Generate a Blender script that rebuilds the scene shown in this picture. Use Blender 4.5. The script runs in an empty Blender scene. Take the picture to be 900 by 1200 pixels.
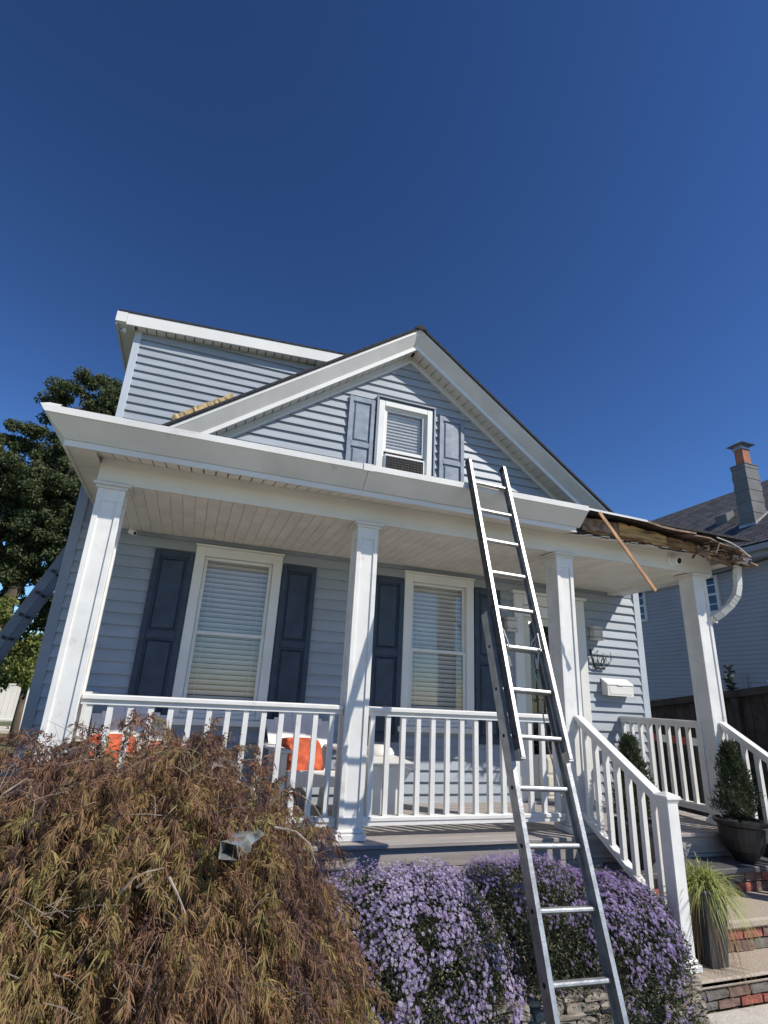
import bpy, bmesh, math, random
import numpy as np
from mathutils import Vector, Matrix
random.seed(7); rng = np.random.default_rng(7)
S = bpy.context.scene

# ---------------------------------------------------------------- camera
cam = bpy.data.cameras.new("camera"); camo = bpy.data.objects.new("camera", cam)
S.collection.objects.link(camo); S.camera = camo
CX, CY, CZ = 1.0074, -4.4997, 1.0671
def cam_matrix(p, y, r):
    p, y, r = map(math.radians, (p, y, r))
    fw = Vector((math.sin(y)*math.cos(p), math.cos(y)*math.cos(p), math.sin(p)))
    rt = Vector((math.cos(y), -math.sin(y), 0)); up = rt.cross(fw)
    r2 = rt*math.cos(r) + up*math.sin(r); u2 = -rt*math.sin(r) + up*math.cos(r)
    m = Matrix((r2, u2, -fw)).transposed().to_4x4(); m.translation = Vector((CX, CY, CZ)); return m
camo.matrix_world = cam_matrix(19.0128, 18.5546, 2.9902)
cam.sensor_fit = 'HORIZONTAL'; cam.sensor_width = 36; cam.lens = 36*624.99/900
cam.clip_start = .05; cam.clip_end = 2000
S.render.resolution_x = 768; S.render.resolution_y = 1024

# ---------------------------------------------------------------- sky, sun, exposure
SUN = Vector((1.05, -1.0, 1.32)).normalized()
W = bpy.data.worlds.new("World"); S.world = W; W.use_nodes = True
wn = W.node_tree.nodes; wl = W.node_tree.links; wn.clear()
sky = wn.new('ShaderNodeTexSky'); sky.sky_type = 'NISHITA'; sky.sun_disc = False
sky.sun_elevation = math.asin(SUN.z); sky.sun_rotation = math.atan2(SUN.x, SUN.y)
sky.altitude = 0; sky.air_density = 1.0; sky.dust_density = .0; sky.ozone_density = 6.0
bg = wn.new('ShaderNodeBackground'); bg.inputs[1].default_value = .056
wo = wn.new('ShaderNodeOutputWorld'); sg = wn.new('ShaderNodeGamma'); sg.inputs[1].default_value = 1.48      # deeper, more saturated clear blue, the whole dome alike
sh = wn.new('ShaderNodeHueSaturation'); sh.inputs['Saturation'].default_value = 1.0
wl.new(sky.outputs[0], sg.inputs[0]); wl.new(sg.outputs[0], sh.inputs['Color']); wl.new(sh.outputs[0], bg.inputs[0]); wl.new(bg.outputs[0], wo.inputs[0])
sl = bpy.data.lights.new("sun", 'SUN'); sl.energy = 4.7; sl.angle = math.radians(.55); sl.color = (1, .94, .845)
so = bpy.data.objects.new("sun", sl); S.collection.objects.link(so)
so.rotation_euler = (-SUN).to_track_quat('-Z', 'Y').to_euler(); so.location = SUN*30
S.view_settings.view_transform = 'Standard'; S.view_settings.look = 'None'
S.view_settings.exposure = .04; S.view_settings.gamma = 1

# ---------------------------------------------------------------- materials
def mat(name, col, rough=.6, var=.12, scale=6, bump=.0, bscale=40, col2=None, metal=0, stretch=None, spec=.5, attr=False, tl=0, dirt=None):
    m = bpy.data.materials.new(name); m.use_nodes = True; nt = m.node_tree; n = nt.nodes; l = nt.links
    b = n['Principled BSDF']; b.inputs['Roughness'].default_value = rough; b.inputs['Metallic'].default_value = metal
    b.inputs['Specular IOR Level'].default_value = spec
    tc = n.new('ShaderNodeTexCoord'); mp = n.new('ShaderNodeMapping'); l.new(tc.outputs['Object'], mp.inputs[0])
    gi = n.new('ShaderNodeNewGeometry')
    if stretch: mp.inputs['Scale'].default_value = stretch
    # position (world) keeps neighbouring pieces from sharing one pattern
    oi = n.new('ShaderNodeObjectInfo')
    ad = n.new('ShaderNodeVectorMath'); ad.operation = 'ADD'; l.new(mp.outputs[0], ad.inputs[0])
    ml = n.new('ShaderNodeVectorMath'); ml.operation = 'SCALE'; ml.inputs[3].default_value = 37.; 
    cx = n.new('ShaderNodeCombineXYZ'); l.new(oi.outputs['Random'], cx.inputs[0]); l.new(oi.outputs['Random'], cx.inputs[1]); l.new(cx.outputs[0], ml.inputs[0]); l.new(ml.outputs[0], ad.inputs[1])
    tx = n.new('ShaderNodeTexNoise'); tx.inputs['Scale'].default_value = scale; tx.inputs['Detail'].default_value = 6; l.new(ad.outputs[0], tx.inputs['Vector'])
    c1 = Vector(col); c2 = Vector(col2) if col2 else c1*(1-2*var)
    mx = n.new('ShaderNodeMix'); mx.data_type = 'RGBA'
    mx.inputs[6].default_value = (*(c1*(1+var) if not col2 else c1), 1); mx.inputs[7].default_value = (*c2, 1)
    rp = n.new('ShaderNodeMapRange'); rp.inputs[1].default_value = .35; rp.inputs[2].default_value = .65; l.new(tx.outputs[0], rp.inputs[0])
    if attr:
        at = n.new('ShaderNodeAttribute'); at.attribute_name = 'tint'
        cr = n.new('ShaderNodeValToRGB'); e = cr.color_ramp.elements
        while len(e) < len(attr): e.new(.5)
        for i, c in enumerate(attr): e[i].position = i/(len(attr)-1); e[i].color = (*c, 1)
        l.new(at.outputs['Fac'], cr.inputs[0]); l.new(cr.outputs[0], b.inputs['Base Color'])
    else:
        l.new(rp.outputs[0], mx.inputs[0]); out = mx.outputs[2]
        if dirt:
            t2 = n.new('ShaderNodeTexNoise'); t2.inputs['Scale'].default_value = dirt[1]; t2.inputs['Detail'].default_value = 8; t2.inputs['Roughness'].default_value = .7
            l.new(ad.outputs[0], t2.inputs['Vector'])
            r2 = n.new('ShaderNodeMapRange'); r2.inputs[1].default_value = dirt[2]; r2.inputs[2].default_value = dirt[2]+.12; r2.inputs[4].default_value = dirt[3]; l.new(t2.outputs[0], r2.inputs[0])
            m2 = n.new('ShaderNodeMix'); m2.data_type = 'RGBA'; m2.inputs[7].default_value = (*dirt[0], 1)
            l.new(r2.outputs[0], m2.inputs[0]); l.new(out, m2.inputs[6]); out = m2.outputs[2]
        l.new(out, b.inputs['Base Color'])
    if bump:
        t3 = n.new('ShaderNodeTexNoise'); t3.inputs['Scale'].default_value = bscale; t3.inputs['Detail'].default_value = 5; l.new(ad.outputs[0], t3.inputs['Vector'])
        bp = n.new('ShaderNodeBump'); bp.inputs['Strength'].default_value = bump; bp.inputs['Distance'].default_value = .01
        l.new(t3.outputs[0], bp.inputs['Height']); l.new(bp.outputs[0], b.inputs['Normal'])
    if tl:   # thin leaf: part of the light passes through
        o = n['Material Output']; tr = n.new('ShaderNodeBsdfTranslucent'); ms = n.new('ShaderNodeMixShader'); ms.inputs[0].default_value = tl
        src = cr.outputs[0] if attr else out
        l.new(src, tr.inputs[0]); l.new(b.outputs[0], ms.inputs[1]); l.new(tr.outputs[0], ms.inputs[2]); l.new(ms.outputs[0], o.inputs[0])
    return m
M = {}
M['siding'] = mat('blue_grey_vinyl', (.345, .382, .425), .5, .05, 1.6, .12, 60, stretch=(1, 1, 6), dirt=((.24, .265, .29), 3, .56, .45))
M['trim_blue'] = mat('blue_grey_trim', (.25, .285, .335), .5, .05, 2, .05)
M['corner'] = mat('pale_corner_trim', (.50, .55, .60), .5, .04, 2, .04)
M['white'] = mat('white_vinyl', (.78, .77, .725), .42, .03, 2, .03, 30, dirt=((.55, .52, .46), 5, .62, .35))
M['white_paint'] = mat('white_painted_wood', (.775, .765, .725), .5, .04, 5, .08, 50, dirt=((.46, .42, .36), 7, .6, .55))
M['gutter'] = mat('white_aluminium', (.70, .69, .65), .38, .05, 2.5, .05, 8, dirt=((.42, .40, .36), 3.5, .6, .5))
M['soffit'] = mat('cream_soffit', (.78, .74, .66), .55, .05, 3, .04, 30)
M['ceiling'] = mat('porch_ceiling', (.82, .785, .70), .6, .05, 3, .05, 30)
M['beam'] = mat('beam_wrap', (.71, .69, .63), .5, .04, 1.5, .05, 6)
M['dark'] = mat('dark_gap', (.015, .013, .012), .9)
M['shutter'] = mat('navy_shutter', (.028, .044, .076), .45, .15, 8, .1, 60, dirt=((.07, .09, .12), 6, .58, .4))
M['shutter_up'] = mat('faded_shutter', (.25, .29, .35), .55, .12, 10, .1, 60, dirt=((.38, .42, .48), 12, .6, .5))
M['shingle'] = mat('dark_shingle', (.03, .03, .034), .9, .25, 30, .4, 80)
M['deck'] = mat('taupe_decking', (.36, .325, .30), .6, .1, 2, .25, 30, stretch=(1, 14, 14), dirt=((.2, .18, .17), 5, .58, .5))
M['deck_dark'] = mat('slate_step', (.10, .095, .10), .6, .12, 3, .2, 30, stretch=(1, 12, 12))
M['alu'] = mat('ladder_aluminium', (.40, .40, .39), .42, .12, 14, .12, 60, metal=.7, dirt=((.30, .28, .25), 16, .58, .7))
M['dark_web'] = mat('speckled_near_black', (.05, .052, .058), .5, .3, 20, .1, 60, dirt=((.3, .3, .3), 30, .66, .8))
M['oldladder'] = mat('old_ladder_rail', (.20, .215, .25), .5, .1, 5)
M['rubber'] = mat('black_plastic', (.02, .02, .022), .5)
M['rope'] = mat('pale_rope', (.45, .42, .38), .8)
M['board'] = mat('stained_board', (.42, .21, .09), .65, .2, 12, .35, 40, stretch=(1, 1, .1), dirt=((.12, .06, .03), 14, .6, .7))
M['osb'] = mat('raw_wood', (.46, .28, .11), .8, .25, 9, .9, 24, stretch=(.35, 1, 2.5), dirt=((.10, .055, .028), 9, .52, .85))
M['foam'] = mat('yellow_foam', (.50, .375, .19), .9, .15, 18, .8, 40, dirt=((.36, .25, .10), 22, .6, .7))
M['rot'] = mat('rotten_wood', (.33, .185, .07), .85, .2, 5, .9, 22, col2=(.07, .038, .02), stretch=(1, 3, 5))
M['rot_dark'] = mat('wet_rotten_wood', (.06, .035, .022), .85, .3, 9, .8, 30)
M['debris'] = mat('weathered_debris', (.34, .24, .17), .9, .2, 14, .6, 40, col2=(.13, .085, .06))
M['blind'] = mat('cream_blind', (.66, .655, .635), .5, .04, 3)
M['room'] = mat('dim_room', (.05, .045, .04), .9)
M['curtain'] = mat('sheer_curtain', (.5, .5, .47), .9, .08, 10)
M['door'] = mat('cream_door', (.68, .64, .52), .45, .03, 3)
M['metalw'] = mat('white_metal', (.82, .82, .80), .35, .03, 4)
M['lamp'] = mat('lamp_stone', (.62, .60, .54), .6, .08, 12, .1)
M['plastic'] = mat('white_plastic', (.80, .79, .75), .4, .03, 3, .05, 20, dirt=((.6, .58, .53), 6, .6, .4))
M['cushion'] = mat('orange_fabric', (.56, .11, .045), .85, .12, 9, .4, 120)
M['pot'] = mat('dark_pot', (.018, .018, .019), .45, .2, 5, .1)
M['planter'] = mat('charcoal_planter', (.045, .052, .06), .45, .12, 4, .05)
M['soil'] = mat('soil', (.05, .035, .025), .95, .3, 30, .5)
M['bark'] = mat('bark', (.12, .095, .07), .9, .3, 6, 1., 14, stretch=(1, 1, .25))
M['twig'] = mat('grey_twig', (.30, .25, .20), .85, .2, 20, .3)
M['brick_red'] = mat('red_brick', (.34, .105, .075), .8, .15, 14, .9, 45)
M['brick_brown'] = mat('brown_brick', (.20, .12, .095), .85, .2, 14, .9, 45)
M['brick_grey'] = mat('grey_brick', (.17, .15, .13), .85, .2, 14, .9, 45)
M['mortar'] = mat('mortar', (.36, .32, .27), .95, .1, 30, .4)
M['paver'] = mat('tan_paver', (.47, .40, .32), .85, .08, 90, .5, 70, col2=(.36, .30, .24))
M['walk'] = mat('concrete', (.56, .52, .46), .85, .06, 40, .4, 80, dirt=((.36, .33, .28), 8, .6, .5))
M['stone'] = mat('field_stone', (.33, .28, .22), .85, .2, 5, .8, 18, col2=(.22, .19, .16))
M['soilbed'] = mat('garden_soil', (.055, .04, .03), .95, .3, 12, .6)
M['fence_dark'] = mat('dark_timber', (.035, .030, .028), .8, .3, 6, .5, 20, dirt=((.07, .055, .045), 7, .58, .6))
M['redstripe'] = mat('red_stripe', (.35, .05, .05), .6)
M['nsiding'] = mat('neighbour_siding', (.41, .425, .445), .55, .05, 1, .1, 30)
M['flue'] = mat('terracotta', (.42, .16, .09), .8, .12, 6, .3)
M['chim'] = mat('grey_render', (.17, .175, .18), .8, .12, 3, .5, 9, dirt=((.26, .26, .25), 3, .6, .6))
M['galv'] = mat('galvanised', (.42, .43, .42), .4, .1, 8, metal=.6)
M['acgrille'] = mat('grille_grey', (.07, .067, .062), .6, .3, 60, .2, 60)
M['black'] = mat('black_enamel', (.02, .02, .02), .35)
M['dormer_gutter'] = M['white']
# concrete with lap relief for the chimney bands
def roofmat(name, c1, c2, c3, sx, sz):
    m = bpy.data.materials.new(name); m.use_nodes = True; n = m.node_tree.nodes; l = m.node_tree.links; b = n['Principled BSDF']
    uv = n.new('ShaderNodeUVMap'); br = n.new('ShaderNodeTexBrick'); l.new(uv.outputs[0], br.inputs['Vector'])
    br.inputs['Scale'].default_value = 1; br.inputs['Brick Width'].default_value = sx; br.inputs['Row Height'].default_value = sz
    br.inputs['Mortar Size'].default_value = .012; br.inputs['Color1'].default_value = (*c1, 1); br.inputs['Color2'].default_value = (*c2, 1); br.inputs['Mortar'].default_value = (*c3, 1)
    nz = n.new('ShaderNodeTexNoise'); nz.inputs['Scale'].default_value = 5; l.new(uv.outputs[0], nz.inputs['Vector'])
    mx = n.new('ShaderNodeMix'); mx.data_type = 'RGBA'; mx.blend_type = 'MULTIPLY'; mx.inputs[0].default_value = .6
    l.new(br.outputs[0], mx.inputs[6]); l.new(nz.outputs[0], mx.inputs[7]); l.new(mx.outputs[2], b.inputs['Base Color']); b.inputs['Roughness'].default_value = .95; b.inputs['Specular IOR Level'].default_value = .15
    bp = n.new('ShaderNodeBump'); bp.inputs['Strength'].default_value = .6; bp.inputs['Distance'].default_value = .03
    l.new(br.outputs['Fac'], bp.inputs['Height']); bp.invert = True; l.new(bp.outputs[0], b.inputs['Normal'])
    return m
M['nroof'] = roofmat('grey_roof_shingles', (.25, .24, .24), (.14, .135, .14), (.04, .04, .04), .30, .14)
def glassmat(name, tint=(1, 1, 1), refl=1.):
    m = bpy.data.materials.new(name); m.use_nodes = True; n = m.node_tree.nodes; l = m.node_tree.links; n.clear()
    o = n.new('ShaderNodeOutputMaterial'); t = n.new('ShaderNodeBsdfTransparent'); g = n.new('ShaderNodeBsdfGlossy'); g.inputs['Roughness'].default_value = .02
    t.inputs[0].default_value = (*tint, 1)
    lw = n.new('ShaderNodeLayerWeight'); lw.inputs[0].default_value = .5; pw = n.new('ShaderNodeMath'); pw.operation = 'POWER'; pw.inputs[1].default_value = 4.; l.new(lw.outputs['Facing'], pw.inputs[0])
    f = n.new('ShaderNodeMath'); f.operation = 'ADD'; f.inputs[1].default_value = .055; l.new(pw.outputs[0], f.inputs[0]); mu = n.new('ShaderNodeMath'); mu.operation = 'MULTIPLY'; mu.inputs[1].default_value = refl; mu.use_clamp = True
    x = n.new('ShaderNodeMixShader'); l.new(f.outputs[0], mu.inputs[0]); l.new(mu.outputs[0], x.inputs[0]); l.new(t.outputs[0], x.inputs[1]); l.new(g.outputs[0], x.inputs[2]); l.new(x.outputs[0], o.inputs[0])
    return m
M['glass'] = glassmat('window_glass', (.96, .96, .955), .8)
M['glass_dark'] = glassmat('door_glass', (.35, .37, .38), 1.2)

# ---------------------------------------------------------------- helpers
WL = {}
def _wl(o): return WL.get(o.name, Vector((0, 0, 0)))
def link(o, parent=None, loc=(0, 0, 0)):
    S.collection.objects.link(o); loc = Vector(loc); WL[o.name] = loc
    if parent is not None: o.parent = parent; o.location = loc - _wl(parent)
    else: o.location = loc
    return o
def tag(o, label=None, cat=None, group=None, kind=None):
    if label: o['label'] = label
    if cat: o['category'] = cat
    if group: o['group'] = group
    if kind: o['kind'] = kind
    return o
def empty(name, loc, parent=None):
    o = bpy.data.objects.new(name, None); o.empty_display_size = .1; return link(o, parent, loc)
class MB:
    def __init__(s): s.v = []; s.f = []; s.mi = []; s.cur = 0
    def add(s, vs, fs):
        o = len(s.v); s.v += [tuple(map(float, v)) for v in vs]; s.f += [tuple(i+o for i in f) for f in fs]; s.mi += [s.cur]*len(fs); return s
    def box(s, x0, x1, y0, y1, z0, z1):
        return s.add([(x0, y0, z0), (x1, y0, z0), (x1, y1, z0), (x0, y1, z0), (x0, y0, z1), (x1, y0, z1), (x1, y1, z1), (x0, y1, z1)],
                     [(0, 3, 2, 1), (4, 5, 6, 7), (0, 1, 5, 4), (1, 2, 6, 5), (2, 3, 7, 6), (3, 0, 4, 7)])
    def bbox(s, x0, x1, y0, y1, z0, z1, b=.006):      # box with chamfered edges along all axes
        bm = bmesh.new(); bmesh.ops.create_cube(bm, size=1)
        for v in bm.verts: v.co = Vector((x0+(v.co.x+.5)*(x1-x0), y0+(v.co.y+.5)*(y1-y0), z0+(v.co.z+.5)*(z1-z0)))
        bmesh.ops.bevel(bm, geom=bm.edges[:], offset=b, segments=1, affect='EDGES')
        bm.verts.index_update(); s.add([v.co[:] for v in bm.verts], [[v.index for v in f.verts] for f in bm.faces]); bm.free(); return s
    def hexa(s, p):   # 8 points: bottom 4 ccw, top 4 ccw
        return s.add(p, [(0, 3, 2, 1), (4, 5, 6, 7), (0, 1, 5, 4), (1, 2, 6, 5), (2, 3, 7, 6), (3, 0, 4, 7)])
    def beam(s, a, b, w, h, up=(0, 0, 1)):            # box bar from a to b, w wide (sideways), h along 'up'
        a = Vector(a); b = Vector(b); d = (b-a).normalized(); sd = d.cross(Vector(up)).normalized(); u = sd.cross(d)
        p = []
        for q in (a, b):
            p += [q-sd*w/2-u*h/2, q+sd*w/2-u*h/2, q+sd*w/2+u*h/2, q-sd*w/2+u*h/2]
        return s.add(p, [(0, 1, 2, 3), (7, 6, 5, 4), (0, 4, 5, 1), (1, 5, 6, 2), (2, 6, 7, 3), (3, 7, 4, 0)])
    def tube(s, pts, r, n=8, cap=True):
        pts = [Vector(p) for p in pts]; rs = r if isinstance(r, (list, tuple)) else [r]*len(pts); rings = []
        ref = None
        for i, p in enumerate(pts):
            d = (pts[min(i+1, len(pts)-1)]-pts[max(i-1, 0)]).normalized()
            if ref is None: ref = d.orthogonal().normalized()
            ref = (ref - d*ref.dot(d)).normalized(); q = d.cross(ref)
            rings.append([p+(ref*math.cos(2*math.pi*k/n)+q*math.sin(2*math.pi*k/n))*rs[i] for k in range(n)])
        vs = [v for g in rings for v in g]; fs = []
        for i in range(len(pts)-1):
            for k in range(n): a = i*n+k; b = i*n+(k+1) % n; fs.append((a, b, b+n, a+n))
        if cap: fs += [tuple(range(n))[::-1], tuple(range((len(pts)-1)*n, len(pts)*n))]
        return s.add(vs, fs)
    def lathe(s, c, prof, n=20, sx=1, sy=1):
        vs = []; fs = []
        for r, z in prof:
            for k in range(n): vs.append((c[0]+sx*r*math.cos(2*math.pi*k/n), c[1]+sy*r*math.sin(2*math.pi*k/n), c[2]+z))
        for i in range(len(prof)-1):
            for k in range(n): a = i*n+k; b = i*n+(k+1) % n; fs.append((a, b, b+n, a+n))
        fs += [tuple(range(n))[::-1], tuple(range((len(prof)-1)*n, len(prof)*n))]
        return s.add(vs, fs)
    def sweep(s, sect, a, b):                         # sect: list of closed (dy,dz) swept from a to b (planes x=const unless given)
        n = len(sect); vs = [(a[0], a[1]+y, a[2]+z) for y, z in sect]+[(b[0], b[1]+y, b[2]+z) for y, z in sect]
        fs = [(i, (i+1) % n, (i+1) % n+n, i+n) for i in range(n)]+[tuple(range(n))[::-1], tuple(range(n, 2*n))]
        return s.add(vs, fs)
    def build(s, name, m, parent=None, smooth=False, stuff=False, label=None, fix=True):
        me = bpy.data.meshes.new(name); a = np.array(s.v); c = (a.min(0)+a.max(0))/2
        if parent is None: c[2] = a.min(0)[2]
        me.from_pydata((a-c).tolist(), [], s.f)
        for mm in (m if isinstance(m, list) else [m]): me.materials.append(M[mm])
        if isinstance(m, list): me.polygons.foreach_set('material_index', s.mi)
        if fix:
            bm = bmesh.new(); bm.from_mesh(me); bmesh.ops.recalc_face_normals(bm, faces=bm.faces); bm.to_mesh(me); bm.free()
        if smooth: me.shade_smooth()
        me.update(); o = bpy.data.objects.new(name, me); link(o, parent, c)
        if stuff: o['kind'] = 'stuff'
        if label: o['label'] = label
        return o
def numesh(name, V, F3, m, parent=None, tint=None, stuff=True, F4=None):
    """fast mesh from numpy arrays; F3 triangles, F4 quads, tint = per-face value"""
    me = bpy.data.meshes.new(name); c = V.mean(0); me.vertices.add(len(V)); me.vertices.foreach_set('co', (V-c).ravel())
    n3 = 0 if F3 is None else len(F3); n4 = 0 if F4 is None else len(F4)
    li = np.concatenate([x.ravel() for x in (F4, F3) if x is not None]); me.loops.add(len(li)); me.loops.foreach_set('vertex_index', li)
    me.polygons.add(n3+n4); me.polygons.foreach_set('loop_start', np.concatenate([np.arange(n4)*4, n4*4+np.arange(n3)*3]))
    me.update(calc_edges=True)
    for mm in (m if isinstance(m, list) else [m]): me.materials.append(M[mm] if isinstance(mm, str) else mm)
    if tint is not None:
        at = me.attributes.new('tint', 'FLOAT', 'FACE'); at.data.foreach_set('value', tint.astype(np.float32))
    o = bpy.data.objects.new(name, me); link(o, parent, c)
    if stuff: o['kind'] = 'stuff'
    return o
def unit(a): return a/np.maximum(np.linalg.norm(a, axis=1, keepdims=True), 1e-9)
def strips(P, D, L, Wd, droop, tint):
    """narrow drooping blades: returns verts, quads, tris, tint per face"""
    N = len(P); R = rng.normal(size=(N, 3)); Sd = unit(np.cross(D, R))*(Wd/2)[:, None]
    L = L[:, None]; g = np.zeros((N, 3)); g[:, 2] = -1
    a = P; b = P+D*L*.5+g*(droop*.25)[:, None]; c = P+D*L+g*droop[:, None]
    V = np.stack([a-Sd*.6, a+Sd*.6, b+Sd, b-Sd, c], 1).reshape(-1, 3)
    i = np.arange(N)*5; F4 = np.stack([i, i+1, i+2, i+3], 1); F3 = np.stack([i+3, i+2, i+4], 1)
    return V, F3, F4, np.concatenate([tint, tint])
def snoise(P, f=1., seed=0):
    r = np.random.default_rng(seed); o = np.zeros(len(P))
    for k in range(5):
        d = r.normal(size=3)*f*(1+k*.7); o += np.sin(P@d+r.uniform(0, 6.28))/(1+k*.5)
    return o/3.0
G = -.80                                              # ground level; the porch floor is z = 0

# ---------------------------------------------------------------- setting
gm = mat('lawn', (.16, .155, .06), .95, .2, 3, .5, 40, col2=(.10, .11, .04)); M['lawn'] = gm
g = MB().add([(-300, -60, G), (300, -60, G), (300, 400, G), (-300, 400, G)], [(0, 1, 2, 3)]).build('ground', 'lawn'); g['kind'] = 'structure'
g = MB().box(4.35, 6.9, -5.2, -1.13, G-.1, G+.012).build('concrete_walk', 'walk'); g['kind'] = 'structure'
M['asphalt'] = mat('asphalt', (.06, .06, .062), .9, .15, 30, .3)
g = MB().box(-40, 40, -9, -2.8, G-.1, G+.01).build('bounce_pavement', 'walk'); g['kind'] = 'structure'  # unseen paving before the house, added to bounce light up under the porch
g = MB().box(8.0, 11.2, -6, 20, G-.1, G+.008).build('driveway', 'asphalt'); g['kind'] = 'structure'
g = MB().box(-.1, 4.3, -1.08, -.15, G-.05, G+.2).build('garden_soil', 'soilbed'); g['kind'] = 'structure'

# ================================================================ THE HOUSE
D = 1.438; XL, XR, XA = -.303, 6.841, 3.271; SL = .741
house = empty('house', (3.27, D, G))
tag(house, 'blue grey clapboard house with white columned porch and steep front gable', 'house')
def side_planks(x, sx, spans, name):
    mb = MB()
    for y0, y1, z0, z1 in spans:
        z = z0
        while z < z1:
            o = .02*sx; mb.add([(x, y0, z), (x+o, y0, z), (x+o, y0, z+.005), (x+o*.1, y0, z+.1166), (x, y0, z+.1166), (x, y1, z), (x+o, y1, z), (x+o, y1, z+.005), (x+o*.1, y1, z+.1166), (x, y1, z+.1166)],
                               [(0, 1, 2, 3, 4), (9, 8, 7, 6, 5), (0, 5, 6, 1), (1, 6, 7, 2), (2, 7, 8, 3)]); z += .1166
    mb.build(name, 'siding', house, stuff=True)
side_planks(XL-.002, -1, [(D+.092, 9, G+.35, 3.15), (2.27, 7.0, 3.2, 5.36)], 'side_siding')
side_planks(XR+.002, 1, [(D+.092, 9, G+.35, 3.05)], 'side_siding')
MB().box(XL+.001, XL+.09, 2.27, 7.0, 3.0, 5.42).build('side_sheathing', 'trim_blue', house)
def siding(parent, Y, z0, z1, course, xl, xr, holes=(), m='siding', lip=.028, name='plank'):
    """lap siding: one object per plank; xl/xr functions of z; holes (x0,x1,z0,z1)"""
    z = z0; k = 0
    while z < z1-.01:
        t = min(z+course, z1+.0); zc = (z+t)/2
        segs = [(0., 1.)]; a0, a1 = xl(z), xr(z); b0, b1 = xl(t), xr(t)
        if a1-a0 > .03:
            cut = [(h[0], h[1]) for h in holes if h[2] < zc < h[3]]
            pts = [(a0, b0)]; spans = []
            cur = (a0, b0)
            for h in sorted(cut):
                if h[0] > cur[0]: spans.append((cur, (h[0], h[0])))
                cur = (h[1], h[1])
            if a1 > cur[0]: spans.append((cur, (a1, b1)))
            for (p, q) in spans:
                if b1 <= b0 and q[1] < p[1]: pb = qb = (b0+b1)/2
                else: pb, qb = p[1], q[1]
                mb = MB()
                vs = []
                for (xb, xt) in (((p[0]), pb), ((q[0]), qb)):
                    vs += [(xb, Y, z), (xb, Y-lip, z), (xb, Y-lip, z+.006), (xt, Y-.002, t), (xt, Y, t)]
                mb.add(vs, [(0, 1, 2, 3, 4), (9, 8, 7, 6, 5), (0, 5, 6, 1), (1, 6, 7, 2), (2, 7, 8, 3), (3, 8, 9, 4)])
                mb.build(name, m, parent)
        z = t; k += 1
# ---- lower front wall
wall = empty('front_wall', (3.27, D, 0), house)
wins = [(.8968, .9277), (3.2974, .9277)]
holes = [(x+.04, x+w-.04, .80, 2.47) for x, w in wins] + [(4.86, 5.82, -.2, 2.36)]
siding(wall, D, .206-.1166*3, 2.53, .1166, lambda z: XL+.06, lambda z: XR-.085, holes)
MB().box(XL+.01, 4.9, D+.001, D+.12, G, .9).box(XL+.01, .95, D+.002, D+.12, .9, 3.6).box(1.78, 3.34, D+.002, D+.12, .9, 3.6).box(4.18, 4.9, D+.002, D+.12, .9, 3.6).box(5.79, XR-.01, D+.001, D+.12, G, 3.6)\
  .box(.95, 1.78, D+.002, D+.12, 2.44, 3.6).box(3.34, 4.18, D+.002, D+.12, 2.44, 3.6).box(4.9, 5.79, D+.002, D+.12, 2.33, 3.6).box(4.9, 5.79, D+.002, D+.12, G, 0.02).build('sheathing', 'trim_blue', wall)
MB().box(XL+.07, XR-.09, D-.012, D, 2.532, 2.60).build('frieze_board', 'trim_blue', wall)
MB().bbox(XL-.02, XL+.075, D-.03, D+.09, -.25, 3.4, .004).build('corner_board', 'trim_blue', wall)
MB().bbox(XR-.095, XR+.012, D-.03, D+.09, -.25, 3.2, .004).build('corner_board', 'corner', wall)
MB().box(XL-.07, XL+.12, D-.06, D+.14, G, .36).build('skirt', 'trim_blue', wall)
# ---- body behind (side and rear walls)
MB().box(XL, XL+.1, D+.1, 9, G, 3.3).box(XR-.1, XR, D+.1, 9, G, 3.2).box(XL, XR, 8.9, 9, G, 3.3).build('side_wall', 'siding', house)
# ---- gable wall
gw = empty('gable_wall', (XA, D, 3.6), house)
ZA = 5.456
GWX0, GWX1 = 2.838, 3.615
siding(gw, D, 3.586, 5.44, .1166, lambda z: max(XL+.05, XA-(ZA-z)/SL), lambda z: min(XR-.05, XA+(ZA-z)/SL), [(GWX0+.05, GWX1-.05, 3.6, 4.70)])
wa, wb = GWX0+.06, GWX1-.06; zt = lambda x: ZA+.15-SL*abs(x-XA); yy = D+.03
MB().add([(XL, yy, 3.0), (wa, yy, 3.0), (wa, yy, zt(wa)), (XL, yy, zt(XL)), (wb, yy, 3.0), (XR, yy, 3.0), (XR, yy, zt(XR)), (wb, yy, zt(wb)), (wa, yy, 4.70), (wb, yy, 4.70), (XA, yy, zt(XA)), (wa, yy, 3.62), (wb, yy, 3.62)],
         [(0, 1, 11, 8, 2, 3), (4, 5, 6, 7, 9, 12), (8, 9, 7, 10, 2), (1, 4, 12, 11)]).build('sheathing', 'trim_blue', gw)
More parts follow.
